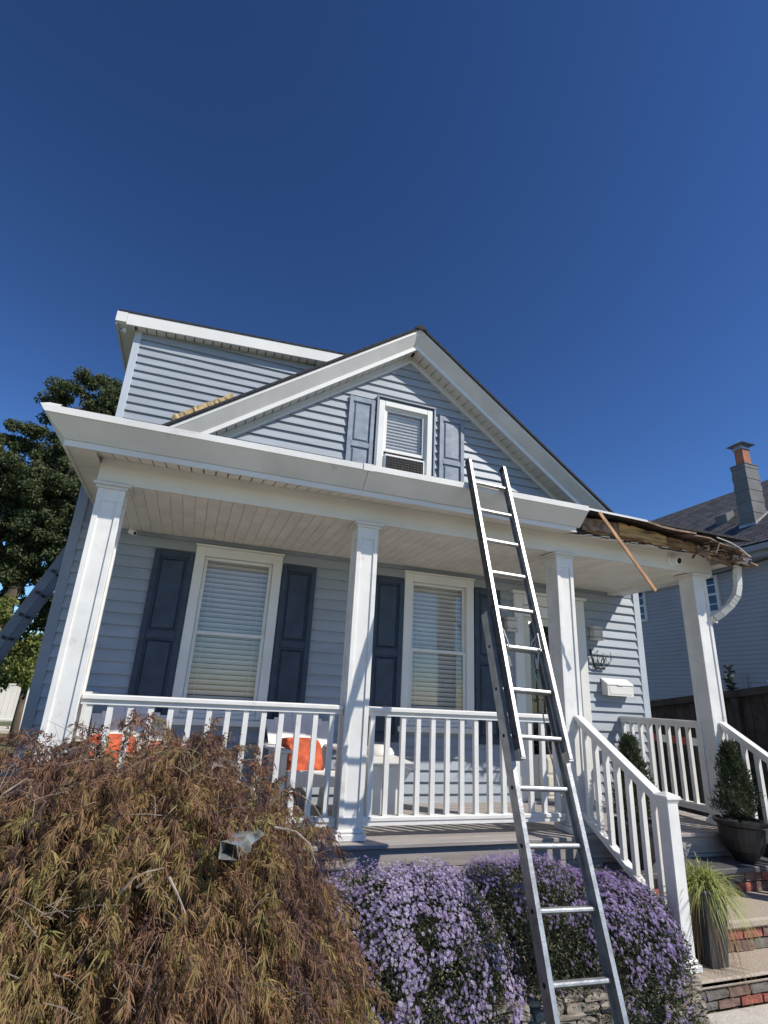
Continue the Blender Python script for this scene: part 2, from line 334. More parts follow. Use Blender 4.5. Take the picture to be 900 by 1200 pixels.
# ---- main roof: two shingled slopes with built up rake
roof = empty('main_roof', (XA, 5, 5.8), house)
ZP = 5.81
EAVE = 3.95                                            # half width incl. overhang
for sgn in (-1, 1):
    def P(t, y, z): return (XA+sgn*t, y, z-SL*t)
    def sw(sect, name, m, t0=0., t1=None):
        t1 = t1 or (3.50 if sgn < 0 else 3.60)
        n = len(sect); vs = [P(t0, y, z) for y, z in sect]+[P(t1, y, z) for y, z in sect]
        MB().add(vs, [(i, (i+1) % n, (i+1) % n+n, i+n) for i in range(n)]+[tuple(range(n)), tuple(range(n, 2*n))]).build(name, m, roof)
    sw([(1.06, 5.822), (9.2, 5.822), (9.2, 5.786), (1.06, 5.786)], 'shingle_slope', 'shingle')
    sw([(1.088, 5.784), (1.32, 5.784), (1.32, 5.740), (1.088, 5.740)], 'drip_edge', 'white')
    sw([(1.092, 5.739), (1.32, 5.739), (1.32, 5.588), (1.20, 5.588)], 'rake_crown', 'gutter')
    sw([(1.192, 5.587), (1.32, 5.587), (1.32, 5.566), (1.22, 5.566), (1.22, 5.527), (1.192, 5.527)], 'rake_fascia', 'white')
    sw([(1.41, 5.562), (1.437, 5.562), (1.437, 5.474), (1.41, 5.474)], 'rake_frieze', 'gutter')
    sw([(1.385, 5.472), (1.437, 5.472), (1.437, 5.448), (1.385, 5.448)], 'rake_moulding', 'white')
    # vented soffit: separate short panels with open joints
    mb = MB(); t = .02; hw = .048
    while t < 3.4:
        a = [P(t, 1.221, 5.540), P(t+.088, 1.221, 5.540), P(t+.088, 1.412, 5.558), P(t, 1.412, 5.558)]
        b = [(x, y, z+.01) for x, y, z in a]
        mb.hexa(a+b); t += .098
    mb.build('soffit', 'soffit', roof, stuff=False)
    sw([(1.322, 5.64), (1.437, 5.64), (1.437, 5.60), (1.322, 5.60)], 'soffit_backing', 'dark')
MB().add([(XA-.09, 1.05, 5.768), (XA, 1.05, 5.838), (XA+.09, 1.05, 5.768), (XA-.09, 9.2, 5.768), (XA, 9.2, 5.838), (XA+.09, 9.2, 5.768), (XA-.09, 1.05, 5.755), (XA+.09, 1.05, 5.755)], [(0, 1, 4, 3), (1, 2, 5, 4), (0, 6, 7, 2, 1)]).build('ridge_cap', 'shingle', roof)
# ---- windows
def shutter(x0, x1, z0, z1, y, m, split=.5, parent=house):
    r = empty('shutter', ((x0+x1)/2, y, z0), parent); st = .055
    MB().box(x0+.01, x1-.01, y-.012, y, z0+.01, z1-.01).build('backing', m, r)
    mb = MB(); zm = z0+(z1-z0)*split
    for a, b in ((x0, x0+st), (x1-st, x1)): mb.bbox(a, b, y-.034, y-.0, z0, z1, .004)
    for a, b in ((z0, z0+.07), (zm-.035, zm+.035), (z1-.07, z1)): mb.bbox(x0+st, x1-st, y-.033, y-.001, a, b, .003)
    mb.build('frame', m, r)
    for a, b in ((z0+.07, zm-.035), (zm+.035, z1-.07)):
        mb = MB(); i = .018; u0, u1, w0, w1 = x0+st+i, x1-st-i, a+i, b-i; e = .02
        mb.add([(u0, y-.012, w0), (u1, y-.012, w0), (u1, y-.012, w1), (u0, y-.012, w1), (u0+e, y-.028, w0+e), (u1-e, y-.028, w0+e), (u1-e, y-.028, w1-e), (u0+e, y-.028, w1-e)],
               [(0, 1, 5, 4), (1, 2, 6, 5), (2, 3, 7, 6), (3, 0, 4, 7), (4, 5, 6, 7)])
        mb.build('raised_panel', m, r)
    return r
def slats(mb, x0, x1, z0, z1, y, pitch=.052, tilt=1.12):
    z = z1; k = 0
    while z > z0:
        t = tilt+random.uniform(-.05, .05); c, s_ = math.cos(t)*pitch*.47, -math.sin(t)*pitch*.47; b = .006
        mb.add([(x0, y-c, z-s_), (x1, y-c, z-s_), (x1, y-b, z+.001), (x0, y-b, z+.001), (x1, y+c, z+s_), (x0, y+c, z+s_)], [(0, 1, 2, 3), (3, 2, 4, 5)])
        z -= pitch; k += 1
def room(x0, x1, z0, z1, y, dep, parent):
    MB().add([(x0, y, z0), (x1, y, z0), (x1, y+dep, z0), (x0, y+dep, z0), (x0, y, z1), (x1, y, z1), (x1, y+dep, z1), (x0, y+dep, z1)],
             [(0, 1, 2, 3), (4, 5, 6, 7), (1, 2, 6, 5), (2, 3, 7, 6), (3, 0, 4, 7)]).build('room_lining', 'room', parent)
def window(x0, w, z0=.768, z1=2.493, zm=1.59, cw=.10, gx=.155):
    r = empty('window', (x0+w/2, D, z0), house); x1 = x0+w
    mb = MB(); y0 = D-.045
    for a, b in ((x0, x0+cw), (x1-cw, x1)): mb.bbox(a, b, y0, D+.02, z0, z1, .005)
    mb.bbox(x0+cw, x1-cw, y0, D+.02, z1-cw, z1, .005)
    mb.box(x0-.012, x1+.012, y0-.012, D, z1+.001, z1+.022)
    mb.bbox(x0+cw, x1-cw, y0+.001, D+.02, z0, z0+.045, .004)
    mb.build('frame', 'white', r)
    MB().bbox(x0-.03, x1+.03, D-.085, D+.03, z0-.06, z0-.002, .006).build('sill', 'white', r)
    s = .035; i0, i1 = x0+cw+.002, x1-cw-.002
    for nm, a, b, y in (('upper', zm-.012, z1-cw-.002, D+.005), ('lower', z0+.046, zm+.022, D-.022)):
        mb = MB(); h = s if nm == 'lower' else s*.9
        for p, q in ((i0, i0+s), (i1-s, i1)): mb.bbox(p, q, y, y+.024, a, b, .003)
        mb.bbox(i0+s, i1-s, y+.001, y+.024, a, a+s, .003); mb.bbox(i0+s, i1-s, y+.001, y+.024, b-h, b, .003)
        f = mb.build('sash', 'white', r)
        MB().box(i0+s-.004, i1-s+.004, y+.011, y+.014, a+s-.004, b-h+.004).build('pane', 'glass', r)
    mb = MB(); slats(mb, i0+.012, i1-.012, z0+.06, z1-cw-.03, D+.06)
    mb.box(i0+.01, i1-.01, D+.045, D+.08, z1-cw-.03, z1-cw)
    for xx in (i0+.1, i1-.1): mb.box(xx, xx+.004, D+.03, D+.034, z0+.06, z1-cw-.03)
    mb.build('blind', 'blind', r)
    room(i0-.05, i1+.05, z0-.05, z1, D+.122, .5, r)
    return r
for x, w in wins: window(x, w)
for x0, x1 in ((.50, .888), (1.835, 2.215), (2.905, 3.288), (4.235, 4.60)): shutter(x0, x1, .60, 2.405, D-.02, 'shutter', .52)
# gable window with air conditioner
def gable_window():
    x0, x1, z0, z1 = GWX0, GWX1, 3.62, 4.765; r = empty('attic_window', ((x0+x1)/2, D, z0), house); cw = .085
    mb = MB(); y0 = D-.055
    for a, b in ((x0, x0+cw), (x1-cw, x1)): mb.bbox(a, b, y0, D+.02, z0, z1, .006)
    mb.bbox(x0+cw, x1-cw, y0, D+.02, z1-cw, z1, .006); mb.bbox(x0+cw, x1-cw, y0, D+.02, z0, z0+.05, .006)
    mb.box(x0+cw, x0+cw+.02, D-.02, D+.02, z0+.05, z1-cw).box(x1-cw-.02, x1-cw, D-.02, D+.02, z0+.05, z1-cw).box(x0+cw+.02, x1-cw-.02, D-.02, D+.02, z1-cw-.02, z1-cw)
    mb.build('frame', 'white', r)
    mb = MB()
    mb.box(x0-.03, x0-.008, D-.075, D, z0, z1+.02).box(x1+.008, x1+.03, D-.075, D, z0, z1+.02).box(x0-.03, x1+.03, D-.08, D, z1+.021, z1+.04)
    mb.build('channel_trim', 'trim_blue', r)
    i0, i1 = x0+cw+.021, x1-cw-.021; s = .03; zb = 4.045
    mb = MB()
    for p, q in ((i0, i0+s), (i1-s, i1)): mb.bbox(p, q, D-.01, D+.015, zb, z1-cw-.02, .003)
    mb.bbox(i0+s, i1-s, D-.009, D+.015, zb, zb+.045, .003); mb.bbox(i0+s, i1-s, D-.009, D+.015, z1-cw-.05, z1-cw-.021, .003)
    mb.build('sash', 'white', r)
    MB().box(i0+s-.003, i1-s+.003, D+.003, D+.006, zb+.04, z1-cw-.045).build('pane', 'glass', r)
    mb = MB(); slats(mb, i0+.01, i1-.01, zb+.03, z1-cw-.03, D+.05, .046); mb.build('blind', 'metalw', r)
    MB().box(i0, i1, D-.005, D+.01, 4.0, zb-.002).build('gap_filler', 'dark', r)
    room(i0-.05, i1+.05, z0, z1, D+.1, .4, r)
    ac = empty('air_conditioner', ((i0+i1)/2, D, 3.68), house)
    MB().bbox(i0+.005, i1-.005, D-.06, D+.09, 3.66, 3.995, .01).build('casing', 'metalw', ac)
    mb = MB(); n = 26
    for k in range(n): x = i0+.03+(i1-i0-.06)*k/(n-1); mb.box(x-.0028, x+.0028, D-.069, D-.062, 3.68, 3.965)
    for k in range(9): z = 3.69+.033*k; mb.box(i0+.03, i1-.03, D-.073, D-.0695, z-.003, z+.003)
    mb.build('grille', 'acgrille', ac)
    MB().box(i0+.025, i1-.025, D-.0618, D-.0605, 3.68, 3.968).build('coil', 'dark', ac)
gable_window()
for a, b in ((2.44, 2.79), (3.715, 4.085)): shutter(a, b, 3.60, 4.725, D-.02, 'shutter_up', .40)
# ---- front door
dr = empty('front_door', (5.33, D, 0), house)
mb = MB()
mb.bbox(4.80, 4.93, D-.05, D+.05, .0, 2.40, .006).bbox(5.75, 5.88, D-.05, D+.05, .0, 2.40, .006).bbox(4.93, 5.75, D-.05, D+.05, 2.27, 2.40, .006)
mb.bbox(4.94, 5.74, D-.035, D+.03, 2.12, 2.262, .004)
mb.bbox(4.77, 5.91, D-.075, D, 2.402, 2.44, .005)
mb.build('frame', 'white', dr)
mb = MB()
for a, b in ((4.935, 5.03), (5.65, 5.745)): mb.bbox(a, b, D-.025, D+.01, .03, 2.115, .004)
mb.bbox(5.03, 5.65, D-.024, D+.01, 2.02, 2.115, .004).bbox(5.03, 5.65, D-.024, D+.01, .03, .50, .004)
mb.bbox(5.08, 5.60, D-.036, D-.024, .07, .27, .01).bbox(5.08, 5.60, D-.036, D-.024, .30, .46, .01)
mb.build('storm_door', 'door', dr)
MB().box(5.03, 5.65, D-.006, D-.002, .50, 2.02).build('pane', 'glass_dark', dr)
mb = MB()
for x in (5.12, 5.22, 5.34, 5.46, 5.56): mb.box(x-.006, x+.006, D-.014, D-.008, .52, 2.0)
for z in (.60, .72, .84, .96, 1.12, 1.9, 1.78): mb.box(5.04, 5.64, D-.0145, D-.0085, z-.006, z+.006)
mb.build('leading', 'black', dr)
MB().tube([(5.06, D-.03, 1.1), (5.06, D-.07, 1.1), (5.06, D-.07, 1.2), (5.06, D-.03, 1.2)], .009).build('handle', 'black', dr)
MB().box(5.0, 5.7, D+.06, D+.1, .03, 2.12).build('inner_door', 'fence_dark', dr)
MB().bbox(4.9, 5.8, D-.16, D+.02, .002, .028, .004).build('threshold', 'galv', dr)
# ---- left rear wing ("dormer") with low-pitched roof
wing = empty('upper_wing', (1.4, 2.19, 4), house); Y2 = 2.184
ws = empty('wing_wall', (1.4, Y2, 4), house)
siding(ws, Y2, 3.465-.1166*2, 5.55, .1166, lambda z: XL+.06, lambda z: 3.4)
MB().bbox(XL-.015, XL+.07, Y2-.03, Y2+.08, 3.0, 5.53, .004).build('corner_board', 'corner', ws)
MB().box(XL+.01, 3.5, Y2+.001, Y2+.1, 2.9, 5.56).box(XL, XL+.1, Y2+.1, 7.0, 2.9, 5.6).box(3.4, 3.5, Y2+.1, 7, 2.9, 5.7).build('sheathing', 'siding', ws)
rs = .062
def zf(x, base): return base+rs*(x+.415)
wr = empty('wing_roof', (1.5, 3, 5.6), house)
def slope_box(x0, x1, y0, y1, b0, b1, name, m):
    MB().hexa([(x0, y0, zf(x0, b0)), (x1, y0, zf(x1, b0)), (x1, y1, zf(x1, b0)), (x0, y1, zf(x0, b0)), (x0, y0, zf(x0, b1)), (x1, y0, zf(x1, b1)), (x1, y1, zf(x1, b1)), (x0, y1, zf(x0, b1))]).build(name, m, wr)
slope_box(-.415, 3.7, 2.02, 2.045, 5.405, 5.575, 'fascia', 'white')
slope_box(-.53, 3.72, 2.01, 7.2, 5.578, 5.60, 'roofing', 'shingle')
slope_box(-.545, -.418, 2.015, 2.05, 5.43, 5.575, 'eave_return', 'white')
slope_box(-.545, -.52, 2.052, 7.1, 5.40, 5.575, 'side_fascia', 'gutter')
slope_box(-.518, XL-.02, 2.052, 7.1, 5.42, 5.43, 'side_soffit', 'gutter')
mb = MB(); x = -.29
while x < 3.6:
    a = [(x, 2.047, zf(x, 5.418)), (x+.105, 2.047, zf(x+.105, 5.418)), (x+.105, Y2, zf(x+.105, 5.418)), (x, Y2, zf(x, 5.418))]
    mb.hexa(a+[(p[0], p[1], p[2]+.01) for p in a]); x += .118
mb.build('soffit', 'soffit', wr)
slope_box(-.29, 3.6, 2.048, Y2, 5.47, 5.49, 'soffit_backing', 'dark')
# ================================================================ PORCH
# roof deck from gutter up to the gable wall
pr = empty('porch_roof', (3.2, .4, 3.0), house)
MB().hexa([(-.25, -.42, 2.905), (6.75, -.42, 2.905), (6.75, D, 3.32), (-.25, D, 3.32), (-.25, -.42, 2.93), (6.75, -.42, 2.93), (6.75, D, 3.345), (-.25, D, 3.345)]).build('roofing', 'shingle', pr)
# crown shaped gutter, two lengths with a seam; sections (y,z)
gs = [(-.455, 2.945), (-.455, 2.892), (-.440, 2.885), (-.305, 2.762), (-.285, 2.762), (-.285, 2.90), (-.43, 2.93), (-.43, 2.945)]
def gutter_len(x0, x1, dy=0., mitre=0.):
    n = len(gs); vs = []
    for x, end in ((x0, 0), (x1, 1)):
        for y, z in gs:
            off = -(y+.30) if (end == 0 and mitre) else 0
            vs.append((x-off*0+(-( -.305-y) if False else 0)+((y+.305)*.9 if end == 0 and mitre else 0), y+dy, z))
    return MB().add(vs, [(i, (i+1) % n, (i+1) % n+n, i+n) for i in range(n)]+[tuple(range(n)), tuple(range(n, 2*n))]).build('gutter', 'gutter', house)
gutter_len(-.12, 2.205, 0, 1); gutter_len(2.209, 3.16, -.003); gutter_len(3.161, 4.50, 0)
MB().box(2.16, 2.25, -.462, -.456, 2.885, 2.948).build('gutter_joint', 'gutter', house)
# mitred return down the left side
n = len(gs); vs = [(-.12+(y+.305)*.9, y, z) for y, z in gs]+[(-.12+(y+.305)*.9, D, z) for y, z in gs]
MB().add(vs, [(i, (i+1) % n, (i+1) % n+n, i+n) for i in range(n)]+[tuple(range(n)), tuple(range(n, 2*n))]).build('side_gutter', 'gutter', house)
MB().add([(-.285, -.47, 2.935), (-.258, -.455, 2.90), (-.25, -.40, 2.985), (-.16, -.42, 2.975), (-.17, -.44, 2.945)], [(0, 1, 4), (0, 4, 2), (2, 4, 3), (1, 4, 3)]).build('bent_end_cap', 'gutter', house)
# fascia strip under the gutter, then vented soffit
MB().box(-.12, 4.46, -.298, -.286, 2.712, 2.760).build('fascia', 'beam', house)
MB().box(-.12, -.108, -.285, D, 2.70, 2.760).build('side_fascia', 'beam', house)
sf = empty('eave_soffit', (3, -.15, 2.73), house)
mb = MB(); x = -.09
while x < 6.5:
    w = .088
    jag = 0 if x < 4.45 else random.uniform(-.05, .03)
    y0 = -.284 if x < 4.45 else -.235+jag
    dz = 0 if x < 4.45 else random.uniform(-.01, .004)
    a = [(x, y0, 2.716+dz), (x+w, y0+(0 if x < 4.45 else random.uniform(-.02, .02)), 2.716+dz), (x+w, -.004, 2.778), (x, -.004, 2.778)]
    mb.hexa(a+[(p[0], p[1], p[2]+.008) for p in a]); x += .0975
mb.build('vented_panel', 'soffit', sf, label='vented soffit strip, torn edge towards the right')
mb = MB(); y = -.28
while y < D-.1:
    mb.box(-.105, .088, y, y+.19, 2.722, 2.73); y += .196
mb.build('side_panel', 'soffit', sf)
MB().box(-.1, 4.4, -.27, 0, 2.80, 2.81).build('backing', 'dark', sf)
# beams
MB().bbox(.092, 6.58, 0, .03, 2.572, 2.787, .003).build('beam', 'beam', house)
for sb in ((.09, .12, 2.572), (6.44, 6.57, 2.55)): MB().box(sb[0], sb[1], .032, D-.03, sb[2], 2.787).build('side_beam', 'beam', house)
MB().bbox(6.31, 6.44, .2, D-.02, 2.535, 2.60, .004).build('side_trim', 'white_paint', house)
# ceiling boards
ce = empty('porch_ceiling', (3.2, .7, 2.6), house); x = .122
cb = MB().hexa([(-.048, 0, 0), (.048, 0, 0), (.048, D-.045, 0), (-.048, D-.045, 0), (-.051, 0, .005), (.051, 0, .005), (.051, D-.045, .005), (-.051, D-.045, .005)])
cm = cb.build('ceiling_board', 'ceiling', ce); cme = cm.data; bpy.data.objects.remove(cm)
while x < 6.42:
    o = bpy.data.objects.new('ceiling_board', cme); link(o, ce, (x+.05, .033+(D-.045)/2, 2.581+random.uniform(0, .0012)))
    x += .1035
MB().box(.1, 6.45, .03, D, 2.60, 2.62).build('ceiling_backing', 'ceiling', ce)
# columns
def column(x, face_broken=False):
    w = .2; c = empty('column', (x+w/2, w/2, 0), house)
    mb = MB().box(x+.012, x+w-.012, .012, w-.012, .03, 2.53); st = .042
    for a in (x, x+w-st):
        for b in (0, w-st): mb.bbox(a, a+st, b, b+st, .03, 2.53, .003)
    for a, b in ((.05, .16), (2.42, 2.53)):
        mb.box(x+st, x+w-st, .0015, .012, a, b).box(x+st, x+w-st, w-.012, w-.0015, a, b)
        mb.box(x+.0015, x+.012, st, w-st, a, b).box(x+w-.012, x+w-.0015, st, w-st, a, b)
    mb.build('shaft', 'white_paint', c)
    MB().bbox(x-.018, x+w+.018, -.018, w+.018, 2.522, 2.546, .005).bbox(x-.036, x+w+.036, -.036, w+.036, 2.546, 2.5715, .006).build('capital', 'beam', c)
    MB().bbox(x-.026, x+w+.026, -.026, w+.026, .001, .05, .006).bbox(x-.014, x+w+.014, -.014, w+.014, .05, .078, .01).build('base', 'white_paint', c)
for x in (.114, 2.277, 4.426, 6.272): column(x)
# railings
bal_me = MB().box(-.02, .02, -.02, .02, 0, .79).build('baluster', 'white_paint'); BME = bal_me.data; bpy.data.objects.remove(bal_me)
def railing_x(x0, x1, xs, ytop=(.055, .145)):
    r = empty('railing', ((x0+x1)/2, .1, 0), house)
    MB().bbox(x0, x1, ytop[0]-.01, ytop[1]+.01, .938, .978, .008).bbox(x0, x1, ytop[0]+.012, ytop[1]-.012, .905, .938, .003).build('top_rail', 'white_paint', r)
    MB().bbox(x0, x1, .06, .14, .115, .150, .006).bbox(x0, x1, .07, .13, .082, .115, .003).build('bottom_rail', 'white_paint', r)
    for x in xs:
        o = bpy.data.objects.new('baluster', BME); link(o, r, (x, .1, .133)); o.rotation_euler.z = random.uniform(-.02, .02)
railing_x(.316, 2.275, [2.19-.1395*k for k in range(14)])
railing_x(2.479, 4.424, [2.545+.14*k for k in range(14)])
def railing_y(x, y0, y1, ys):
    r = empty('railing', (x, (y0+y1)/2, 0), house)
    MB().bbox(x-.045, x+.045, y0, y1, .938, .978, .008).bbox(x-.03, x+.03, y0, y1, .905, .938, .003).build('top_rail', 'white_paint', r)
    MB().bbox(x-.04, x+.04, y0, y1, .115, .150, .006).bbox(x-.03, x+.03, y0, y1, .082, .115, .003).build('bottom_rail', 'white_paint', r)
    for y in ys:
        o = bpy.data.objects.new('baluster', BME); link(o, r, (x, y, .133))
railing_y(6.37, .2, D-.022, [.28+.1395*k for k in range(9)])
railing_y(.21, .2, D-.022, [.28+.1395*k for k in range(9)])
def stair_railing(x, y1, z1, y0=0., z0=.955, newel=True):
    r = empty('stair_railing', (x, (y0+y1)/2, 0), house); n = 6
    sl = (z0-z1)/(y0-y1)
    def pris(w, a, b, name):
        MB().hexa([(x-w, y1, z1+a), (x+w, y1, z1+a), (x+w, y0, z0+a), (x-w, y0, z0+a), (x-w, y1, z1+b), (x+w, y1, z1+b), (x+w, y0, z0+b), (x-w, y0, z0+b)]).build(name, 'white_paint', r)
    pris(.042, -.01, .03, 'top_rail'); pris(.028, -.05, -.011, 'sub_rail'); pris(.036, -.82, -.77, 'bottom_rail')
    ys = [y0-.075-.125*k for k in range(n+1) if y0-.075-.125*k > y1+.03]
    for y in ys:
        zt = z0+sl*(y-y0)-.03; 
        MB().box(x-.02, x+.02, y-.02, y+.02, zt-.755, zt).build('baluster', 'white_paint', r)
    if newel:
        c = empty('newel_post', (x, y1-.055, -.62), house)
        a = .052; yc = y1-.055
        MB().bbox(x-a, x+a, yc-a, yc+a, -.60, z1+.02, .004).build('post', 'white_paint', c)
        mb = MB(); mb.bbox(x-.058, x+.058, yc-.058, yc+.058, z1+.0, z1+.018, .004).bbox(x-.072, x+.072, yc-.072, yc+.072, z1+.018, z1+.042, .006)
        mb.add([(x-.07, yc-.07, z1+.0425), (x+.07, yc-.07, z1+.0425), (x+.07, yc+.07, z1+.0425), (x-.07, yc+.07, z1+.0425), (x, yc, z1+.072)], [(0, 1, 4), (1, 2, 4), (2, 3, 4), (3, 0, 4), (3, 2, 1, 0)]); mb.build('cap', 'white_paint', c)
        MB().bbox(x-.078, x+.078, yc-.078, yc+.078, -.619, -.575, .006).bbox(x-.065, x+.065, yc-.065, yc+.065, -.575, -.545, .01).build('base', 'white_paint', c)
stair_railing(4.575, -.90, .418, 0., .955)
stair_railing(6.40, -.90, .40, 0., .955)
# deck
dk = empty('porch_floor', (3.2, .6, 0), house); y = -.125; k = 0
while y < D-.05:
    w = .138 if k else .14
    MB().bbox(.0, 6.56, y, min(y+w, D-.02), -.03, 0.0-(.0007*(k % 2)), .004).build('deck_board', 'deck', dk); y += w+.006; k += 1
for a, b in ((-.175, -.033), (-.325, -.179), (-.47, -.329)):
    MB().bbox(.01, 6.55, -.085, -.055, a, b, .003).build('fascia_board', 'deck', dk)
MB().box(.02, 6.54, -.05, D, G, -.035).build('porch_base', 'room', dk)
# steps: slate coloured wooden step, then paver steps on brick
st = empty('front_steps', (5.5, -.6, G), house)
MB().bbox(4.66, 6.46, -.43, -.087, -.25, -.205, .006).build('tread', 'deck_dark', st, label='dark wooden top tread')
MB().box(4.68, 6.44, -.34, -.09, G, -.252).build('riser_core', 'mortar', st)
MB().bbox(4.60, 6.50, -.86, -.342, -.47, -.41, .014).build('tread', 'paver', st)
MB().box(4.63, 6.48, -.80, -.345, G, -.472).build('riser_core', 'mortar', st)
MB().bbox(4.47, 6.62, -1.12, -.802, -.675, -.62, .014).build('tread', 'paver', st)
MB().bbox(4.47, 6.62, -1.12, -1.10, -.66, -.62, .008).build('nosing', 'paver', st)
MB().box(4.50, 6.60, -1.085, -.75, G, -.677).build('riser_core', 'mortar', st)
def bricks(parent, x0, x1, y, z0, z1, rows, bl=.19, mats=('brick_brown', 'brick_red', 'brick_brown', 'brick_grey')):
    h = (z1-z0)/rows
    for r_ in range(rows):
        x = x0-(bl/2 if r_ % 2 else 0)-.02
        while x < x1:
            a, b = max(x, x0), min(x+bl-.014, x1)
            if b-a > .03:
                d = random.uniform(-.006, .006)
                bm = bmesh.new(); bmesh.ops.create_cube(bm, size=1); bmesh.ops.subdivide_edges(bm, edges=bm.edges[:], cuts=1, use_grid_fill=True)
                for v in bm.verts:
                    v.co = Vector((a+(v.co.x+.5)*(b-a), y+d-.028+(v.co.y+.5)*.05, z0+r_*h+.007+(v.co.z+.5)*(h-.014)))
                    if v.co.y < y: v.co += Vector((random.uniform(-.003, .003), random.uniform(-.005, .003), random.uniform(-.003, .003)))
                bm.verts.index_update(); mb = MB(); mb.add([v.co[:] for v in bm.verts], [[v.index for v in f.verts] for f in bm.faces]); bm.free()
                mb.build('brick', random.choice(mats), parent)
            x += bl
bricks(st, 4.49, 6.60, -1.088, G+.012, -.676, 2, .20, ('brick_brown', 'brick_red', 'brick_brown', 'brick_red', 'brick_grey'))
bricks(st, 4.63, 6.48, -.803, -.62, -.472, 2, .20)
bricks(st, 4.68, 6.44, -.343, -.41, -.252, 2, .20)
# ================================================================ damaged eave at the right
dm = empty('damaged_eave', (5.5, -.25, 2.8), house); dm['label'] = 'rotten eave where the gutter is torn off'
def rag(x0, x1, y, zlo, zhi, m, name, n=14, amp=.012, th=.02, seed=1):
    r = random.Random(seed); top = []; bot = []
    for i in range(n+1):
        t = i/n; x = x0+(x1-x0)*t; yy = y(t) if callable(y) else y
        top.append((x, yy, (zhi(t) if callable(zhi) else zhi)+r.uniform(-amp, amp))); bot.append((x, yy, (zlo(t) if callable(zlo) else zlo)+r.uniform(-amp, amp)))
    vs = top+bot+[(a, b+th, c) for a, b, c in top]+[(a, b+th, c) for a, b, c in bot]; N = n+1; fs = []
    for i in range(n):
        fs += [(i, i+1, N+i+1, N+i), (2*N+i, 3*N+i, 3*N+i+1, 2*N+i+1), (i, 2*N+i, 2*N+i+1, i+1), (N+i, N+i+1, 3*N+i+1, 3*N+i)]
    fs += [(0, N, 3*N, 2*N), (n, 2*N+n, 3*N+n, N+n)]
    return MB().add(vs, fs).build(name, m, dm)
rag(4.46, 6.35, lambda t: -.262, lambda t: 2.725-.02*t, lambda t: 2.80-.03*t, 'rot_dark', 'sub_fascia', 30, .01, seed=3)
rag(4.55, 5.02, -.285, 2.765, 2.895, 'debris', 'fascia_remnant', 8, .006, seed=4)
rag(5.0, 5.62, -.30, lambda t: 2.755-.03*t, lambda t: 2.895-.05*t, 'osb', 'exposed_board', 14, .010, seed=5)
rag(5.58, 6.12, -.29, lambda t: 2.745-.03*t, lambda t: 2.85-.05*t, 'rot', 'exposed_board', 14, .014, seed=6)
rag(4.60, 6.2, -.27, lambda t: 2.74-.03*t, lambda t: 2.82-.03*t, 'rot', 'rotten_strip', 24, .012, seed=8)
rag(6.05, 6.55, lambda t: -.31+.02*t, lambda t: 2.69-.04*t, lambda t: 2.80-.05*t, 'debris', 'exposed_board', 8, .02, seed=9)
# roof edge above: metal drip edge bending down to the right, shingles over it
pts = [(4.50, 2.935), (4.75, 2.93), (5.05, 2.925), (5.25, 2.92), (5.42, 2.895), (5.65, 2.885), (5.9, 2.88)]
vs = []
for x, z in pts: vs += [(x, -.44, z), (x, -.44, z-.022), (x, -.05, z+.085), (x, -.05, z+.075)]
fs = []
for i in range(len(pts)-1):
    a = 4*i; fs += [(a, a+4, a+5, a+1), (a, a+2, a+6, a+4), (a+1, a+5, a+7, a+3)]
fs += [(0, 1, 3, 2), (24, 26, 27, 25)]
MB().add(vs, [f for f in fs if (f[0] % 4, f[1] % 4) == (0, 0) and f[0] < 12]).build('drip_edge', 'gutter', dm)
MB().add([(x, y-.001, z+.006*math.sin(x*31)) for x, y, z in vs], [f for f in fs if (f[0] % 4, f[1] % 4) == (0, 0) and f[0] >= 12]).build('bare_roof_edge', 'debris', dm)
MB().add([(x, y+.004, z-.004) for x, y, z in vs], [f for f in fs if (f[0] % 4, f[1] % 4) != (0, 0)]).build('roof_deck_edge', 'rot_dark', dm)
pts = [(5.85, 2.875), (6.1, 2.86), (6.3, 2.83), (6.5, 2.79), (6.72, 2.735)]; vs = []
for i, (x, z) in enumerate(pts): vs += [(x, -.40-.03*(i % 2), z), (x, -.40-.03*(i % 2), z-.014), (x, .05, z+.10), (x, .05, z+.085)]
fs = []
for i in range(4):
    a = 4*i; fs += [(a, a+4, a+5, a+1), (a, a+2, a+6, a+4), (a+1, a+5, a+7, a+3)]
fs += [(0, 1, 3, 2), (16, 18, 19, 17)]
MB().add(vs, fs).build('sagging_shingles', 'debris', dm)
MB().tube([(6.2, -.43, 2.875), (6.38, -.44, 2.84), (6.52, -.44, 2.79), (6.64, -.44, 2.715)], .006, 6).build('bent_drip_edge', 'gutter', dm)
MB().add([(5.95, -.36, 2.87), (6.05, -.40, 2.90), (6.2, -.38, 2.885), (6.22, -.34, 2.865)], [(0, 1, 2, 3)]).build('lifted_shingle', 'shingle', dm)
r = random.Random(5)
mb = MB(); mb2 = MB()
for k in range(70):
    t = r.random(); x = 6.05+.62*t; y = -.36+r.uniform(-.08, .14); z = 2.77-.10*t+r.uniform(-.045, .045)
    a = Vector((x, y, z)); d = Vector((r.uniform(-1, 1), r.uniform(-.6, .6), r.uniform(-.5, .3))).normalized()*r.uniform(.02, .08)
    (mb if k % 2 else mb2).beam(a-d, a+d, r.uniform(.004, .03), r.uniform(.003, .008))
mb.build('splinters', 'debris', dm, stuff=True); mb2.build('splinters', 'rot_dark', dm, stuff=True)
MB().hexa([(6.10, -.30, 2.72), (6.42, -.34, 2.69), (6.44, -.26, 2.70), (6.12, -.22, 2.73), (6.10, -.30, 2.75), (6.42, -.34, 2.71), (6.44, -.26, 2.72), (6.12, -.22, 2.76)]).build('broken_board', 'osb', dm)
